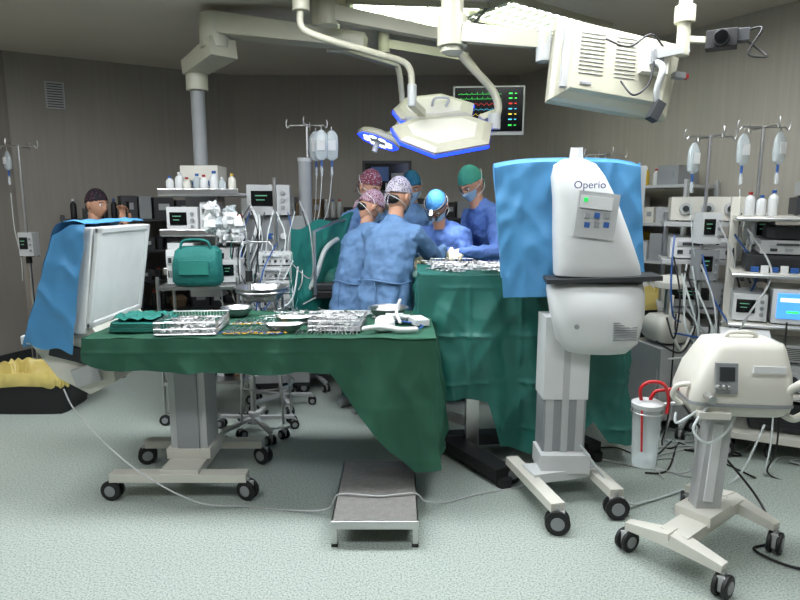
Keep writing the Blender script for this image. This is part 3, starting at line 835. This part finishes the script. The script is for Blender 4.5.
person('surgeon',(.88,5.2),(.22,4.92),lean=27,h=1.92,hands=[(.5,4.78,1.18),(.42,4.95,1.18)],look=(.1,4.65,1.2),gm=gownm2,capm=capg)
person('surgical_assistant',(.10,5.66),(.15,4.6),lean=8,h=1.84,hands=[(.25,5.25,1.2),(.0,5.25,1.2)],look=(.1,4.6,1.3),capm=capd)
person('nurse',(-2.68,5.2),(-1.2,4.9),lean=8,h=1.67,hands=[(-2.34,5.12,1.38),(-2.42,4.98,1.22)],look=(-1.6,4.75,1.38),gm=darkcl,legm=darkcl,mask=False,hem=.84,handm=skin,handmdir=(.1,0,1),capm=capk,extra=phone)
# ------------------------------------------------------------------ OPERATING TABLE + PATIENT
b=B('operating_table')
b.box((.2,4.85,.08),(.9,.5,.14),dgrey);b.box((.2,4.85,.45),(.3,.26,.7),steel);b.box((.2,4.85,.86),(1.9,.5,.06),black);b.box((.2,4.85,.92),(1.9,.48,.06),dgrey)
b.done(.01)
b=B('patient')
rings=[]
for x,ry,rz in((-.72,.08,.06),(-.68,.12,.1),(-.58,.13,.12),(-.48,.14,.09),(-.38,.24,.13),(-.1,.25,.16),(.2,.23,.15),(.6,.21,.13),(.9,.18,.11),(1.1,.15,.12),(1.14,.1,.08)):
    rings.append([V((x,4.85+ry*math.cos(a),.95+max(-.0,rz*math.sin(a)))) for a in [2*pi*j/32 for j in range(32)]])
b.loft(rings,teal,True,True)
b.drape([(-.4,4.6),(1.15,4.6),(1.15,5.1),(-.4,5.1),(-.4,4.6)],1.0,[(0,.45),(.5,.5),(1,.45)],teal,flare=.03,amp=.02,seed=5,rows=12,step=.03)
b.done(0)
b=B('anaesthesia_screen_drape')
b.tube([(-.62,4.35,.9),(-.62,4.35,1.36),(-.5,4.7,1.42),(-.42,5.1,1.44),(-.42,5.1,.9)],.012,steel,8)
def scf(u,v):
    x=-.80+.42*u-.04*v;y=4.40+.65*u;z=1.38+.10*u-.02*math.sin(u*12)-.92*v
    c=.03*(crs(V((u*.8,v*.6,0)),4,2)-.5)*min(1,v*4+.2)
    return V((x+c*.8,y-c*.6,z))
sheet(b,scf,50,60,tealc)
b.done(0)
# ------------------------------------------------------------------ CEILING GEAR
b=B('equipment_pendant')
b.cyl((-.55,4.6,2.82),(-.55,4.6,3.0),.09,beige,n=24)
b.beam((-.25,4.62,2.72),(-1.35,4.72,2.87),.16,.10,beige,.20,.15)
b.cyl((-1.38,4.72,2.70),(-1.38,4.72,2.94),.11,beige,n=28)
b.beam((-1.30,4.66,2.70),(-1.66,5.02,2.62),.22,.14,beige,.18,.11)
b.cyl((-1.62,5.0,2.45),(-1.62,5.0,2.68),.085,beige,n=24)
b.cyl((-1.62,5.0,1.85),(-1.62,5.0,2.5),.055,greyp,n=24)
b.box((-1.6,5.0,1.80),(.30,.26,.12),cream)
b.box((-1.6,5.0,1.3),(.26,.20,1.0),lgrey)
for z,w in((1.63,.62),(1.32,.62),(1.02,.6)):
    b.box((-1.55,4.9,z),(w,.46,.025),lgrey);b.box((-1.55,4.67,z+.02),(w,.012,.05),steel)
for i in range(4):b.cyl((-1.70+.06*i,4.89,1.72),(-1.70+.06*i,4.86,1.72),.02,bluepl if i%2 else white)
b.done(.008)
b=B('medicine_bottles')
for x,y,r,h,m,c in((-1.80,4.78,.03,.13,white,bluepl),(-1.73,4.8,.035,.16,white,white),(-1.66,4.76,.028,.12,cream,redd),(-1.60,4.82,.032,.15,fluid,bluepl),(-1.53,4.77,.03,.14,white,redd),(-1.46,4.8,.035,.17,white,bluepl),(-1.39,4.78,.028,.12,fluid,white),(-1.32,4.8,.03,.15,cream,yellow2)):
    bottle(b,x,y,1.643,r,h,m,c)
b.done(0)
b=B('sharps_container');b.se([(-1.32,4.80,1.335,.12,.12),(-1.32,4.80,1.45,.14,.14)],yellow2,e=6);b.se([(-1.32,4.80,1.45,.15,.15),(-1.32,4.80,1.475,.12,.12)],redd,e=6);b.done(.003)
b=B('infusion_monitor');device(b,(-1.7,4.82,1.335),(.24,.2,.20),white,0);device(b,(-1.5,4.84,1.335),(.13,.2,.24),white,1);b.done(.006)
b=B('infusion_monitor');device(b,(-1.42,4.8,1.035),(.26,.2,.18),lgrey,0);device(b,(-1.72,4.8,1.035),(.2,.2,.22),white,1);b.done(.006)
b=B('surgical_lamp')
n_=V((.04,-.72,.69)).normalized();ux=V((1,0,.03)).normalized();ux=(ux-n_*ux.dot(n_)).normalized();uy=n_.cross(ux)
LC=V((.31,4.5,2.12))
b.M=MX(((ux.x,uy.x,n_.x,LC.x),(ux.y,uy.y,n_.y,LC.y),(ux.z,uy.z,n_.z,LC.z),(0,0,0,1)))
def pp(l):return [((x-443)*.0073,(125-y)*.0108) for x,y in l]
up_=pp([(394,108),(408,95),(446,90),(478,100),(474,113),(436,119),(402,118)][::-1]);lo_=pp([(392,134),(412,126),(470,122),(491,129),(484,149),(432,159),(400,147)][::-1])
def petal(poly,z):
    cx=sum(p[0] for p in poly)/len(poly);cy=sum(p[1] for p in poly)/len(poly)
    def rg(k,zz):return [V((cx+(x-cx)*k,cy+(y-cy)*k,zz)) for x,y in poly]
    b.loft([rg(.93,z-.035),rg(1,z-.02),rg(1,z+.012),rg(.84,z+.035)],beige,False,True)
    b.loft([rg(.85,z-.042),rg(.85,z-.036)],e_led,False,True)
    b.loft([rg(1.02,z-.030),rg(1.02,z-.006)],e_blue,False,False)
    b.loft([rg(.70,z+.0352),rg(.68,z+.040)],cream,False,True)
petal(up_,-.02);petal(lo_,.05)
b.box((.0,.03,.0),(.52,.05,.05),greyp)
b.tube([(.03,.19,.02),(.05,.22,.07),(-.05,.22,.07),(-.07,.19,.02)],.01,lgrey,8,smooth=4)
b.cyl((.0,0,-.03),(0,0,-.16),.025,lgrey,n=14)
b.beam((.28,.05,.02),(.40,.12,.02),.06,.04,beige)
b.M=MX.Identity(4)
b.tube([(.66,4.48,2.14),(.71,4.5,2.24),(.66,4.52,2.38),(.46,4.45,2.56),(.38,4.4,2.66)],.028,beige,12,smooth=6)
b.cyl((.68,4.48,2.09),(.68,4.48,2.20),.045,lgrey,n=18)
b.beam((.36,4.40,2.70),(-.45,4.42,2.86),.07,.07,beige,.09,.10)
b.cyl((.37,4.4,2.58),(.37,4.4,2.78),.05,beige,n=18)
b.cyl((-.5,4.42,2.78),(-.5,4.42,3.0),.07,beige,n=20)
b.done(.006)
b=B('surgical_lamp')
n_=V((-.35,-.15,-.93)).normalized();LC=V((-.17,4.95,2.07));ux=V((1,0,0));ux=(ux-n_*ux.dot(n_)).normalized();uy=n_.cross(ux)
b.M=MX(((ux.x,uy.x,n_.x,LC.x),(ux.y,uy.y,n_.y,LC.y),(ux.z,uy.z,n_.z,LC.z),(0,0,0,1)))
b.lathe((0,0,0),[(.02,-.06),(.12,-.05),(.18,-.02),(.185,.01),(.175,.02)],beige,8,True)
b.lathe((0,0,0),[(.178,.021),(.155,.024)],e_blue,8)
for i in range(8):
    a=2*pi*i/8+.39
    b.cyl((.10*math.cos(a),.10*math.sin(a),.018),(.10*math.cos(a),.10*math.sin(a),.026),.03,e_led,n=14)
b.cyl((0,0,.02),(0,0,.11),.022,lgrey,n=14)
b.M=MX.Identity(4)
b.tube([(-.17,5.05,2.1),(-.05,5.12,2.15),(.02,5.1,2.3),(-.0,5.02,2.55),(-.02,5.0,2.64)],.024,beige,12,smooth=6)
b.beam((-.02,5.0,2.66),(-.5,4.75,2.74),.07,.07,beige);b.cyl((-.5,4.75,2.68),(-.5,4.75,3.0),.05,beige,n=18)
b.done(.005)
b=B('vital_signs_monitor');b.at((.79,5.55,2.38),-.08,rx=.06)
b.box((0,.03,0),(.63,.06,.42),lgrey);b.box((0,-.003,.01),(.60,.012,.375),scr_k)
for i,(m_,z) in enumerate(((e_g,.14),(e_g,.10),(e_r,.055),(e_c,.01),(e_y,-.035),(e_c,-.08),(e_g,-.13))):
    pts=[]
    for j in range(90):
        t=j/89;ph=(t*8)%1
        hgt=(.02*math.exp(-((ph-.5)/.05)**2)-.006*math.exp(-((ph-.6)/.05)**2)) if i in(0,1,6) else .009*math.sin(t*50)*(1 if i!=3 else .6)
        pts.append((-.27+.38*t,-.012,z+hgt))
    b.tube(pts,.0011,m_,4)
    b.box((.19,-.012,z+.004),(.030,.003,.010),m_);b.box((.235,-.012,z+.004),(.018,.003,.006),m_)
b.cyl((0,.06,.0),(0,.14,.0),.04,lgrey)
b.tube([(0,.14,0),(0,.16,.2),(-.1,.1,.35),(-.2,.0,.45)],.025,beige,12,smooth=5)
b.beam((-.2,0,.45),(-.9,-.3,.52),.07,.07,beige);b.cyl((-.9,-.3,.45),(-.9,-.3,.62),.05,beige)
b.done(.006)
b=B('overhead_monitor');b.at((1.12,3.3,2.26),.10,rx=-.12,ry=.10)
pl=[(-.34,-.21),(.31,-.24),(.36,.16),(-.33,.22)]
def rp(k,y):return [V((x*k,y,z*k)) for x,z in pl]
b.loft([rp(.98,.06),rp(1,.04),rp(1,-.01),rp(.94,-.03),rp(.80,-.05),rp(.76,-.09)],beige,False,True)
b.loft([rp(.93,.062),rp(.93,.066)],scr_k,False,True)
for i in range(11):
    b.box((-.16,-.092,.12-.02*i),(.13,.004,.004),greyp);b.box((.02,-.092,.12-.02*i),(.11,.004,.004),greyp)
b.box((-.18,-.093,-.13),(.06,.006,.015),greyp)
b.box((.16,-.11,.02),(.14,.05,.14),cream);b.box((.16,-.14,.02),(.07,.02,.07),greyp)
b.box((-.28,-.05,.0),(.04,.03,.3),lgrey)
b.tube([(.16,-.14,0),(.17,-.19,-.05),(.16,-.17,-.16),(.2,-.15,-.24)],.016,lgrey,10,smooth=5)
b.box((.17,-.16,-.25),(.05,.05,.10),dgrey,ry=.4)
b.box((.33,-.06,-.02),(.06,.04,.03),greyp);b.box((.37,-.06,-.02),(.02,.03,.025),redd)
b.tube([(.0,-.1,-.1),(.05,-.15,-.18),(.12,-.16,-.12),(.14,-.15,.0)],.006,black,6,smooth=6)
b.tube([(-.1,-.1,.1),(.0,-.16,.05),(.1,-.17,.12),(.2,-.13,.08)],.006,black,6,smooth=6)
b.M=MX.Identity(4)
b.cyl((1.44,3.22,2.3),(1.44,3.22,3.0),.032,beige,n=18);b.cyl((1.44,3.22,2.46),(1.44,3.22,2.54),.05,beige,n=18)
b.beam((1.28,3.18,2.30),(1.46,3.22,2.34),.05,.05,lgrey)
b.beam((.78,3.32,2.40),(.36,3.62,2.52),.06,.08,beige,.08,.1)
b.beam((.36,3.62,2.52),(.27,3.66,2.55),.1,.12,beige)
b.cyl((.3,3.65,2.42),(.3,3.65,3.0),.065,beige,n=24);b.cyl((.3,3.65,2.45),(.3,3.65,2.62),.085,beige,n=24)
b.cyl((.76,3.34,2.30),(.76,3.34,2.46),.04,lgrey,n=18)
b.done(.006)
b=B('video_camera');b.at((1.60,3.15,2.36),-.5)
b.box((0,0,0),(.14,.09,.085),black);b.cyl((.0,-.045,.0),(.0,-.10,-.005),.036,dgrey,n=20);b.cyl((0,-.1,-.005),(0,-.112,-.006),.03,scr_k,n=20)
b.box((.09,0,.01),(.06,.06,.06),dgrey)
b.tube([(.1,.03,0),(.17,.04,-.06),(.2,.0,-.1),(.12,-.02,-.08),(.17,.02,.04),(.08,.03,.03)],.006,black,6,smooth=8)
b.M=MX.Identity(4);b.beam((1.46,3.22,2.38),(1.60,3.17,2.36),.035,.03,beige)
b.done(.006)
b=B('lamp_support_arm')
b.cyl((-.62,4.0,2.75),(-.62,4.0,3.0),.055,beige,n=20)
b.tube([(-.62,4.0,2.78),(-.62,4.0,2.66),(-.5,4.02,2.60),(-.15,4.1,2.52),(.05,4.15,2.46),(.08,4.16,2.30)],.022,beige,12,smooth=6)
b.cyl((.08,4.16,2.2),(.08,4.16,2.34),.03,lgrey,n=16);b.beam((.08,4.17,2.22),(.16,4.40,2.19),.05,.05,beige)
b.done(.004)
b=B('wall_display');b.at((-.15,7.04,1.87))
b.box((0,0,0),(.56,.06,.36),dgrey);b.box((0,-.032,0),(.5,.008,.3),scr_k);b.box((-.08,-.037,.03),(.2,.004,.16),bluepl);b.box((.12,-.037,-.02),(.14,.004,.12),greyp)
b.done(.004)
# ------------------------------------------------------------------ ANAESTHESIA AREA
b=B('anaesthesia_machine');b.at((-1.02,5.0,0),.1)
b.box((0,0,.45),(.5,.45,.7),lgrey);b.box((0,0,.82),(.56,.5,.04),white);b.box((0,.08,1.15),(.48,.28,.62),greyp)
for i in(-1,1):
    for j in(-1,1):caster(b,i*.2,j*.17,.045,0)
b.box((0,0,.09),(.5,.42,.05),dgrey)
for i in range(3):b.box((0,-.232,.28+.17*i),(.42,.012,.14),white);b.box((0,-.245,.28+.17*i),(.14,.015,.015),dgrey)
device(b,(-.05,-.02,1.47),(.34,.18,.24),lgrey,0)
for i in range(3):b.cyl((-.14+.1*i,-.07,1.3),(-.14+.1*i,-.1,1.3),.025,[dgrey,bluepl,white][i],n=14)
for i in range(4):b.cyl((-.18+.035*i,-.08,.98),(-.18+.035*i,-.08,1.2),.012,clear,n=10)
b.cyl((.17,-.12,.84),(.17,-.12,1.12),.06,clear,n=20);b.cyl((.17,-.12,1.12),(.17,-.12,1.15),.065,white,n=20)
b.cyl((.24,.02,.84),(.24,.02,1.9),.055,greyp,n=20);b.cyl((.24,.02,1.9),(.24,.02,1.93),.06,lgrey,n=20)
def corr(pts,r=.018,m=tubing):
    P=crv(pts,26);b.tube(P,r,m,10,rads=[r*(1+.16*(i%2)) for i in range(len(P))])
corr([(.1,-.2,.95),(.0,-.35,.8),(.2,-.4,1.0),(.35,-.35,1.25),(.45,-.2,1.3)])
corr([(.16,-.2,.9),(.1,-.4,.7),(.3,-.45,.95),(.4,-.38,1.2),(.5,-.2,1.28)])
corr([(-.2,-.1,1.55),(-.12,-.3,1.4),(-.2,-.3,1.1),(-.05,-.25,.95)],.012,white)
for i in range(9):
    x=-.26+.06*i;b.tube([(x,-.1,1.5),(x+.05*(-1)**i,-.26,1.25),(x-.03,-.28,1.0),(x+.04,-.2,.86)],.005,[tubing,bluepl,tubing,dgrey,tubing][i%5],6,smooth=6)
b.done(.005)
b=B('syringe_pump_stack');b.at((-.92,4.45,0),.15)
b.cyl((0,.06,.05),(0,.06,1.75),.014,steel,n=12)
for i in range(4):
    device(b,(0,0,.80+.105*i),(.24,.13,.095),white if i%2 else lgrey,1)
    b.cyl((-.09,-.08,.87+.105*i),(.03,-.08,.87+.105*i),.011,clear,n=10)
b.tube([(-.15,-.05,1.1),(-.2,-.1,.9),(-.1,-.14,.78),(.1,-.12,.85),(.16,-.05,1.1)],.007,tubing,8,smooth=6)
for i in range(5):
    a=2*pi*i/5;b.beam((0,.06,.09),(.24*math.cos(a),.06+.24*math.sin(a),.08),.03,.025,lgrey);caster(b,.24*math.cos(a),.06+.24*math.sin(a),.032,a)
b.done(.004)
ivpole('iv_pole',-.76,5.05,2.20,((.12,-.03),(.2,0),(.06,.08)),True)
ivpole('iv_pole',-1.0,3.95,1.32,(),True,r=.27)
def pumpL(bb):device(bb,(.05,-.06,1.12),(.12,.1,.2),lgrey,0)
ivpole('iv_pole',-3.22,5.2,2.05,((-.1,0),),True,sz=.16,extra=pumpL)
b=B('medical_supply_trolley');b.at((-1.42,4.32,0),.1)
for z in(.3,.62,.98):b.box((0,0,z),(.56,.42,.025),steel)
for i in(-1,1):
    for j in(-1,1):b.cyl((i*.27,j*.2,.09),(i*.27,j*.2,1.06),.012,steel,n=10);caster(b,i*.27,j*.2,.04,0)
device(b,(-.18,-.05,1.0),(.09,.14,.24),white,1);device(b,(.2,.05,1.0),(.14,.2,.16),white,0)
for i in range(8):b.box((-.2+.06*i,.02,.38),(.05,.2,.1+.06*(i%3)),[white,dgrey,card,lgrey,teals][i%5])
b.done(.003)
b=B('teal_supply_bag')
b.se([(-1.40,4.14,1.0,.30,.12),(-1.40,4.14,1.03,.34,.16),(-1.40,4.14,1.15,.33,.17),(-1.39,4.14,1.24,.31,.14),(-1.39,4.15,1.27,.24,.08)],teals,e=3.5,n=36)
b.tube([(-1.5,4.1,1.24),(-1.47,4.09,1.31),(-1.32,4.09,1.31),(-1.29,4.1,1.24)],.009,teals,8,smooth=5)
b.box((-1.40,4.052,1.13),(.2,.01,.10),tealc)
b.done(.002)
b=B('crumpled_plastic_bags')
rr=random.Random(3)
for i in range(9):
    c=V((-1.22+rr.uniform(-.1,.1),4.2+rr.uniform(-.05,.05),1.45+rr.uniform(-.12,.12)));rings=[]
    for q in range(1,8):
        a=-pi/2+pi*q/8;rings.append([c+V((math.cos(a)*math.cos(2*pi*j/12),math.cos(a)*math.sin(2*pi*j/12),math.sin(a)*1.2))*.055*rr.uniform(.6,1.25) for j in range(12)])
    b.loft(rings,white if i%3 else fluid,False,True)
b.tube([(-1.3,4.2,1.02),(-1.28,4.2,1.3),(-1.25,4.2,1.5)],.01,steel,8)
b.done(0)
b=B('basin_stand')
bowl(b,-.92,3.98,.92,.17,.09,steel)
for i in range(4):
    a=pi/4+pi/2*i;b.cyl((-.92+.15*math.cos(a),3.98+.15*math.sin(a),.97),(-.92+.2*math.cos(a),3.98+.2*math.sin(a),.1),.009,steel,n=8)
b.tube([(-.92+.175*math.cos(a),3.98+.175*math.sin(a),.985) for a in [2*pi*i/28 for i in range(29)]],.006,steel,6)
b.tube([(-.92+.188*math.cos(a),3.98+.188*math.sin(a),.35) for a in [2*pi*i/28 for i in range(29)]],.006,steel,6)
for i in range(4):
    a=pi/4+pi/2*i;caster(b,-.92+.2*math.cos(a),3.98+.2*math.sin(a),.032,a)
b.done(0)
# ------------------------------------------------------------------ STORAGE RACKS
def rack(name,x,y,rz,w,d,h,lv,fm,seed,pal,top=True):
    b=B(name);b.at((x,y,0),rz);rr=random.Random(seed)
    for i in(-1,1):
        for j in(-1,1):b.box((i*w/2,j*d/2,h/2),(.03,.03,h),fm)
    for k in range(lv):
        z=.15+(h-.2)*k/(lv-1)
        b.box((0,0,z),(w,d,.025),fm)
        if k==lv-1 and not top:continue
        gap=(h-.2)/(lv-1)-.06
        xx=-w/2+.03
        while xx<w/2-.12:
            ww=rr.uniform(.07,.24);hh=rr.uniform(.4,.95)*gap
            if xx+ww>w/2-.02:break
            m=rr.choice(pal);t=rr.random()
            cx_=xx+ww/2
            if t<.62:
                dd=d*rr.uniform(.6,.85)
                b.box((cx_,-.02,z+.013+hh/2),(ww*.92,dd,hh),m);b.box((cx_,-.02-dd/2-.002,z+.013+hh*.55),(ww*.5,.004,hh*.3),rr.choice([lgrey,greyp,greyp]))
            elif t<.85:
                nb=max(1,int(ww/.07))
                for q in range(nb):bottle(b,xx+ww*(q+.5)/nb,-.08,z+.013,.028,min(hh,.2),m,rr.choice([bluepl,white,redd]))
            else:
                b.se([(cx_,-.03,z+.013,ww*.7,d*.5),(cx_,-.03,z+.013+hh*.5,ww*.9,d*.6),(cx_,-.03,z+.013+hh*.7,ww*.6,d*.4)],m,e=3)
            xx+=ww+.01
    b.done(.003)
rack('storage_rack',-2.55,6.32,math.atan2(1.1,1.88),1.7,.42,1.45,5,dgrey,2,[dgrey,black,card,greyp,dgrey,black])
rack('storage_rack',-.95,6.75,0,1.6,.42,1.45,5,dgrey,5,[greyp,dgrey,card,dgrey,black,lgrey],)
rack('storage_rack',.55,6.8,0,1.2,.4,1.45,5,dgrey,9,[greyp,dgrey,dgrey,black])
aw=math.atan2(3.85-7.1,3.3-1.36)
rack('supply_shelving',2.02,5.5,aw,1.5,.4,1.75,6,lgrey,12,[white,lgrey,cream,greyp,greyp,cream,yellow2])
b=B('wooden_cabinet');b.at((-4.02,5.1,0),math.atan2(1.4,.52));b.box((0,0,.55),(.9,.1,1.1),wood);b.box((0,-.055,.55),(.84,.02,1.02),wood);b.cyl((.3,-.07,.6),(.3,-.1,.6),.012,steel);b.done(.004)
# ------------------------------------------------------------------ RIGHT EQUIPMENT
b=B('equipment_cart');b.at((2.42,3.62,0),-.45)
for i in(-1,1):
    b.box((i*.36,.15,.85),(.05,.08,1.5),cream)
    for j in(-1,1):caster(b,i*.32,j*.22,.05,0)
    b.beam((i*.34,-.25,.13),(i*.34,.27,.13),.06,.05,cream)
b.box((0,.0,.15),(.7,.5,.04),cream)
for z in(.42,.84,1.14,1.47):
    b.box((0,0,z),(.74,.48,.03),cream);b.cyl((-.37,-.25,z),(.37,-.25,z),.012,steel,n=10)
device(b,(-.0,-.06,.865),(.30,.36,.20),white,2);device(b,(-.26,-.04,.865),(.18,.36,.16),white,0);device(b,(.27,-.04,.865),(.2,.36,.16),white,1)
device(b,(-.05,0,1.165),(.5,.36,.09),dgrey,3);device(b,(-.0,0,1.265),(.46,.34,.08),lgrey,1);device(b,(.0,0,1.355),(.4,.3,.07),dgrey,3)
device(b,(.12,0,1.495),(.38,.3,.10),dgrey,3);device(b,(.1,.0,1.605),(.3,.28,.08),lgrey,3)
device(b,(0,0,.445),(.5,.36,.16),lgrey,4);device(b,(.05,0,.62),(.4,.3,.10),white,3);device(b,(0,0,.18),(.4,.3,.18),dgrey,3)
for x,h in((-.3,.14),(-.24,.12),(-.18,.15)):bottle(b,x,-.12,1.487,.027,h,white,redd if x<-.25 else bluepl)
for i in range(7):b.box((-.25+.05*i,-.17,1.16+.012),(.04,.06,.03+.02*(i%2)),white if i%2 else bluepl)
b.box((-.28,-.3,.80),(.26,.12,.015),white,rx=.2)
b.done(.006)
b=B('electrosurgical_unit');b.at((2.16,4.3,0),-.35)
for i in(-1,1):
    b.cyl((i*.24,.1,.1),(i*.24,.1,1.5),.018,steel,n=12)
    for j in(-1,1):caster(b,i*.24,j*.18,.045,0)
b.box((0,0,.13),(.54,.42,.04),dgrey);b.box((0,0,.5),(.54,.42,.03),lgrey);b.box((0,0,.82),(.54,.42,.03),lgrey);b.box((0,0,1.16),(.54,.42,.03),lgrey);b.box((0,0,1.42),(.54,.4,.03),lgrey)
device(b,(0,0,.525),(.46,.36,.18),white,1);device(b,(-.02,0,.845),(.44,.36,.17),lgrey,0);device(b,(0,0,1.185),(.44,.34,.14),white,1)
device(b,(0,0,1.445),(.46,.3,.16),cream,4);device(b,(0,0,.16),(.4,.3,.2),white,3)
b.done(.005)
def pump(bb):
    device(bb,(0,-.05,1.30),(.13,.12,.2),white,0);device(bb,(0,-.05,1.06),(.13,.12,.2),greyp,0)
ivpole('iv_pole',2.02,4.02,2.0,((-.1,0),),True,extra=pump,sz=.2)
ivpole('iv_pole',2.32,3.95,2.05,((-.12,0),(.05,-.1),),True,extra=pump,sz=.2)
ivpole('iv_pole',1.62,4.85,1.95,((-.08,0),),True,sz=.18)
b=B('heart_lung_pump');b.at((1.85,4.1,0),.2)
b.box((0,0,.35),(.3,.36,.5),lgrey);b.cyl((0,0,.6),(0,0,1.05),.02,steel,n=12)
b.se([(0,0,.62,.2,.24),(0,0,.66,.26,.28),(0,0,.76,.26,.26),(0,0,.8,.2,.18)],cream,e=4)
b.lathe((0,-.02,.98),[(.02,0),(.09,.01),(.10,.05),(.07,.09),(.02,.10)],cream,20,True)
for i in(-1,1):
    for j in(-1,1):caster(b,i*.13,j*.15,.045,0)
b.tube([(-.05,-.12,.95),(-.12,-.22,.8),(-.05,-.24,.6),(.08,-.2,.75)],.012,cream,10,smooth=8)
b.done(.005)
def cable(name,strs,m=tubing,r=.005):
    b=B(name)
    for i,pts in enumerate(strs):b.tube(pts,r,m if not isinstance(m,list) else m[i%len(m)],6,smooth=10)
    b.done(0)
cable('power_cable',[[(-1.72,2.96,.62),(-1.62,2.9,.5),(-1.35,2.84,.26),(-1.05,2.86,.06),(-.8,2.9,.008),(-.55,2.86,.008),(-.36,2.80,.05),(-.30,2.78,.137),(-.1,2.76,.137),(.07,2.79,.137),(.13,2.82,.08),(.25,2.95,.008),(.45,3.05,.008),(.66,3.12,.01),(.8,3.1,.1)]],lgrey,.004)
st=[];rr=random.Random(21)
for i in range(12):
    x0=rr.uniform(1.7,2.4);y0=rr.uniform(3.4,4.1);p=[(x0,y0,rr.uniform(.4,1.1)),(x0-.05,y0-.1,.2),(x0-.1,y0-.15,.008)]
    for k in range(5):
        x0+=rr.uniform(-.35,.22);y0=min(max(y0+rr.uniform(-.35,.2),2.75),4.2);p.append((max(1.15,min(x0,2.6)),y0,.008))
    st.append(p)
cable('cable_bundle',st,[black,lgrey,black,lgrey,tubing],.005)
st=[]
for i in range(16):
    x0=rr.uniform(1.75,2.35);y0=rr.uniform(3.6,4.0);z=rr.uniform(1.0,1.5)
    st.append([(x0,y0,z),(x0+rr.uniform(-.1,.1),y0-.12,z-.25),(x0+rr.uniform(-.15,.15),y0-.16,z-.5),(x0+rr.uniform(-.2,.2),y0-.05,z-.3-.4*rr.random())])
cable('hanging_cables',st,[lgrey,tubing,black,tubing,bluepl],.006)
st=[]
for i in range(18):
    x0=rr.uniform(-1.28,-.72);y0=rr.uniform(4.35,4.62);z=rr.uniform(1.15,1.6)
    st.append([(x0,y0,z),(x0+rr.uniform(-.1,.1),y0-.1,z-.2),(x0+rr.uniform(-.15,.15),y0-.12,max(.75,z-.55)),(x0+rr.uniform(-.15,.15),y0-.05,max(.85,z-.35))])
cable('monitoring_cables',st,[tubing,dgrey,bluepl,lgrey,white,black,teals,tubing,greyp],.005)
cable('suction_tubing',[[(1.3,2.7,.66),(1.55,2.9,.4),(1.8,2.85,.1),(1.75,2.6,.012),(1.6,2.5,.012),(1.75,2.35,.012),(2.1,2.5,.012),(2.4,2.9,.012)],[(.95,3.0,.3),(1.15,2.9,.05),(1.3,2.95,.012),(1.6,3.1,.012),(1.9,3.2,.012),(2.1,3.3,.3)]],[black,tubing],.006)
# ------------------------------------------------------------------ LIGHT / CAMERA
def spot(loc,tgt,pw,ang,size,col=(1,1,1)):
    l=bpy.data.lights.new('lamp_beam','SPOT');l.energy=pw;l.spot_size=ang;l.shadow_soft_size=size;l.color=col;l.spot_blend=.5
    o=bpy.data.objects.new('lamp_beam',l);bpy.context.collection.objects.link(o);o.location=loc
    o.rotation_euler=(V(tgt)-V(loc)).to_track_quat('-Z','Y').to_euler()
spot((.30,4.62,1.98),(.2,4.85,1.1),40,1.2,.1)
w=bpy.data.worlds.new('world');bpy.context.scene.world=w;w.use_nodes=True
w.node_tree.nodes['Background'].inputs[0].default_value=(.5,.55,.6,1);w.node_tree.nodes['Background'].inputs[1].default_value=.05
cam=bpy.data.cameras.new('camera');co=bpy.data.objects.new('camera',cam);bpy.context.collection.objects.link(co)
cam.sensor_width=36;cam.lens=27;co.location=(0,0,1.55);co.rotation_euler=(math.radians(81),0,0);cam.clip_start=.05
bpy.context.scene.camera=co
vs=bpy.context.scene.view_settings
vs.view_transform='Standard';vs.look='None';vs.exposure=.2
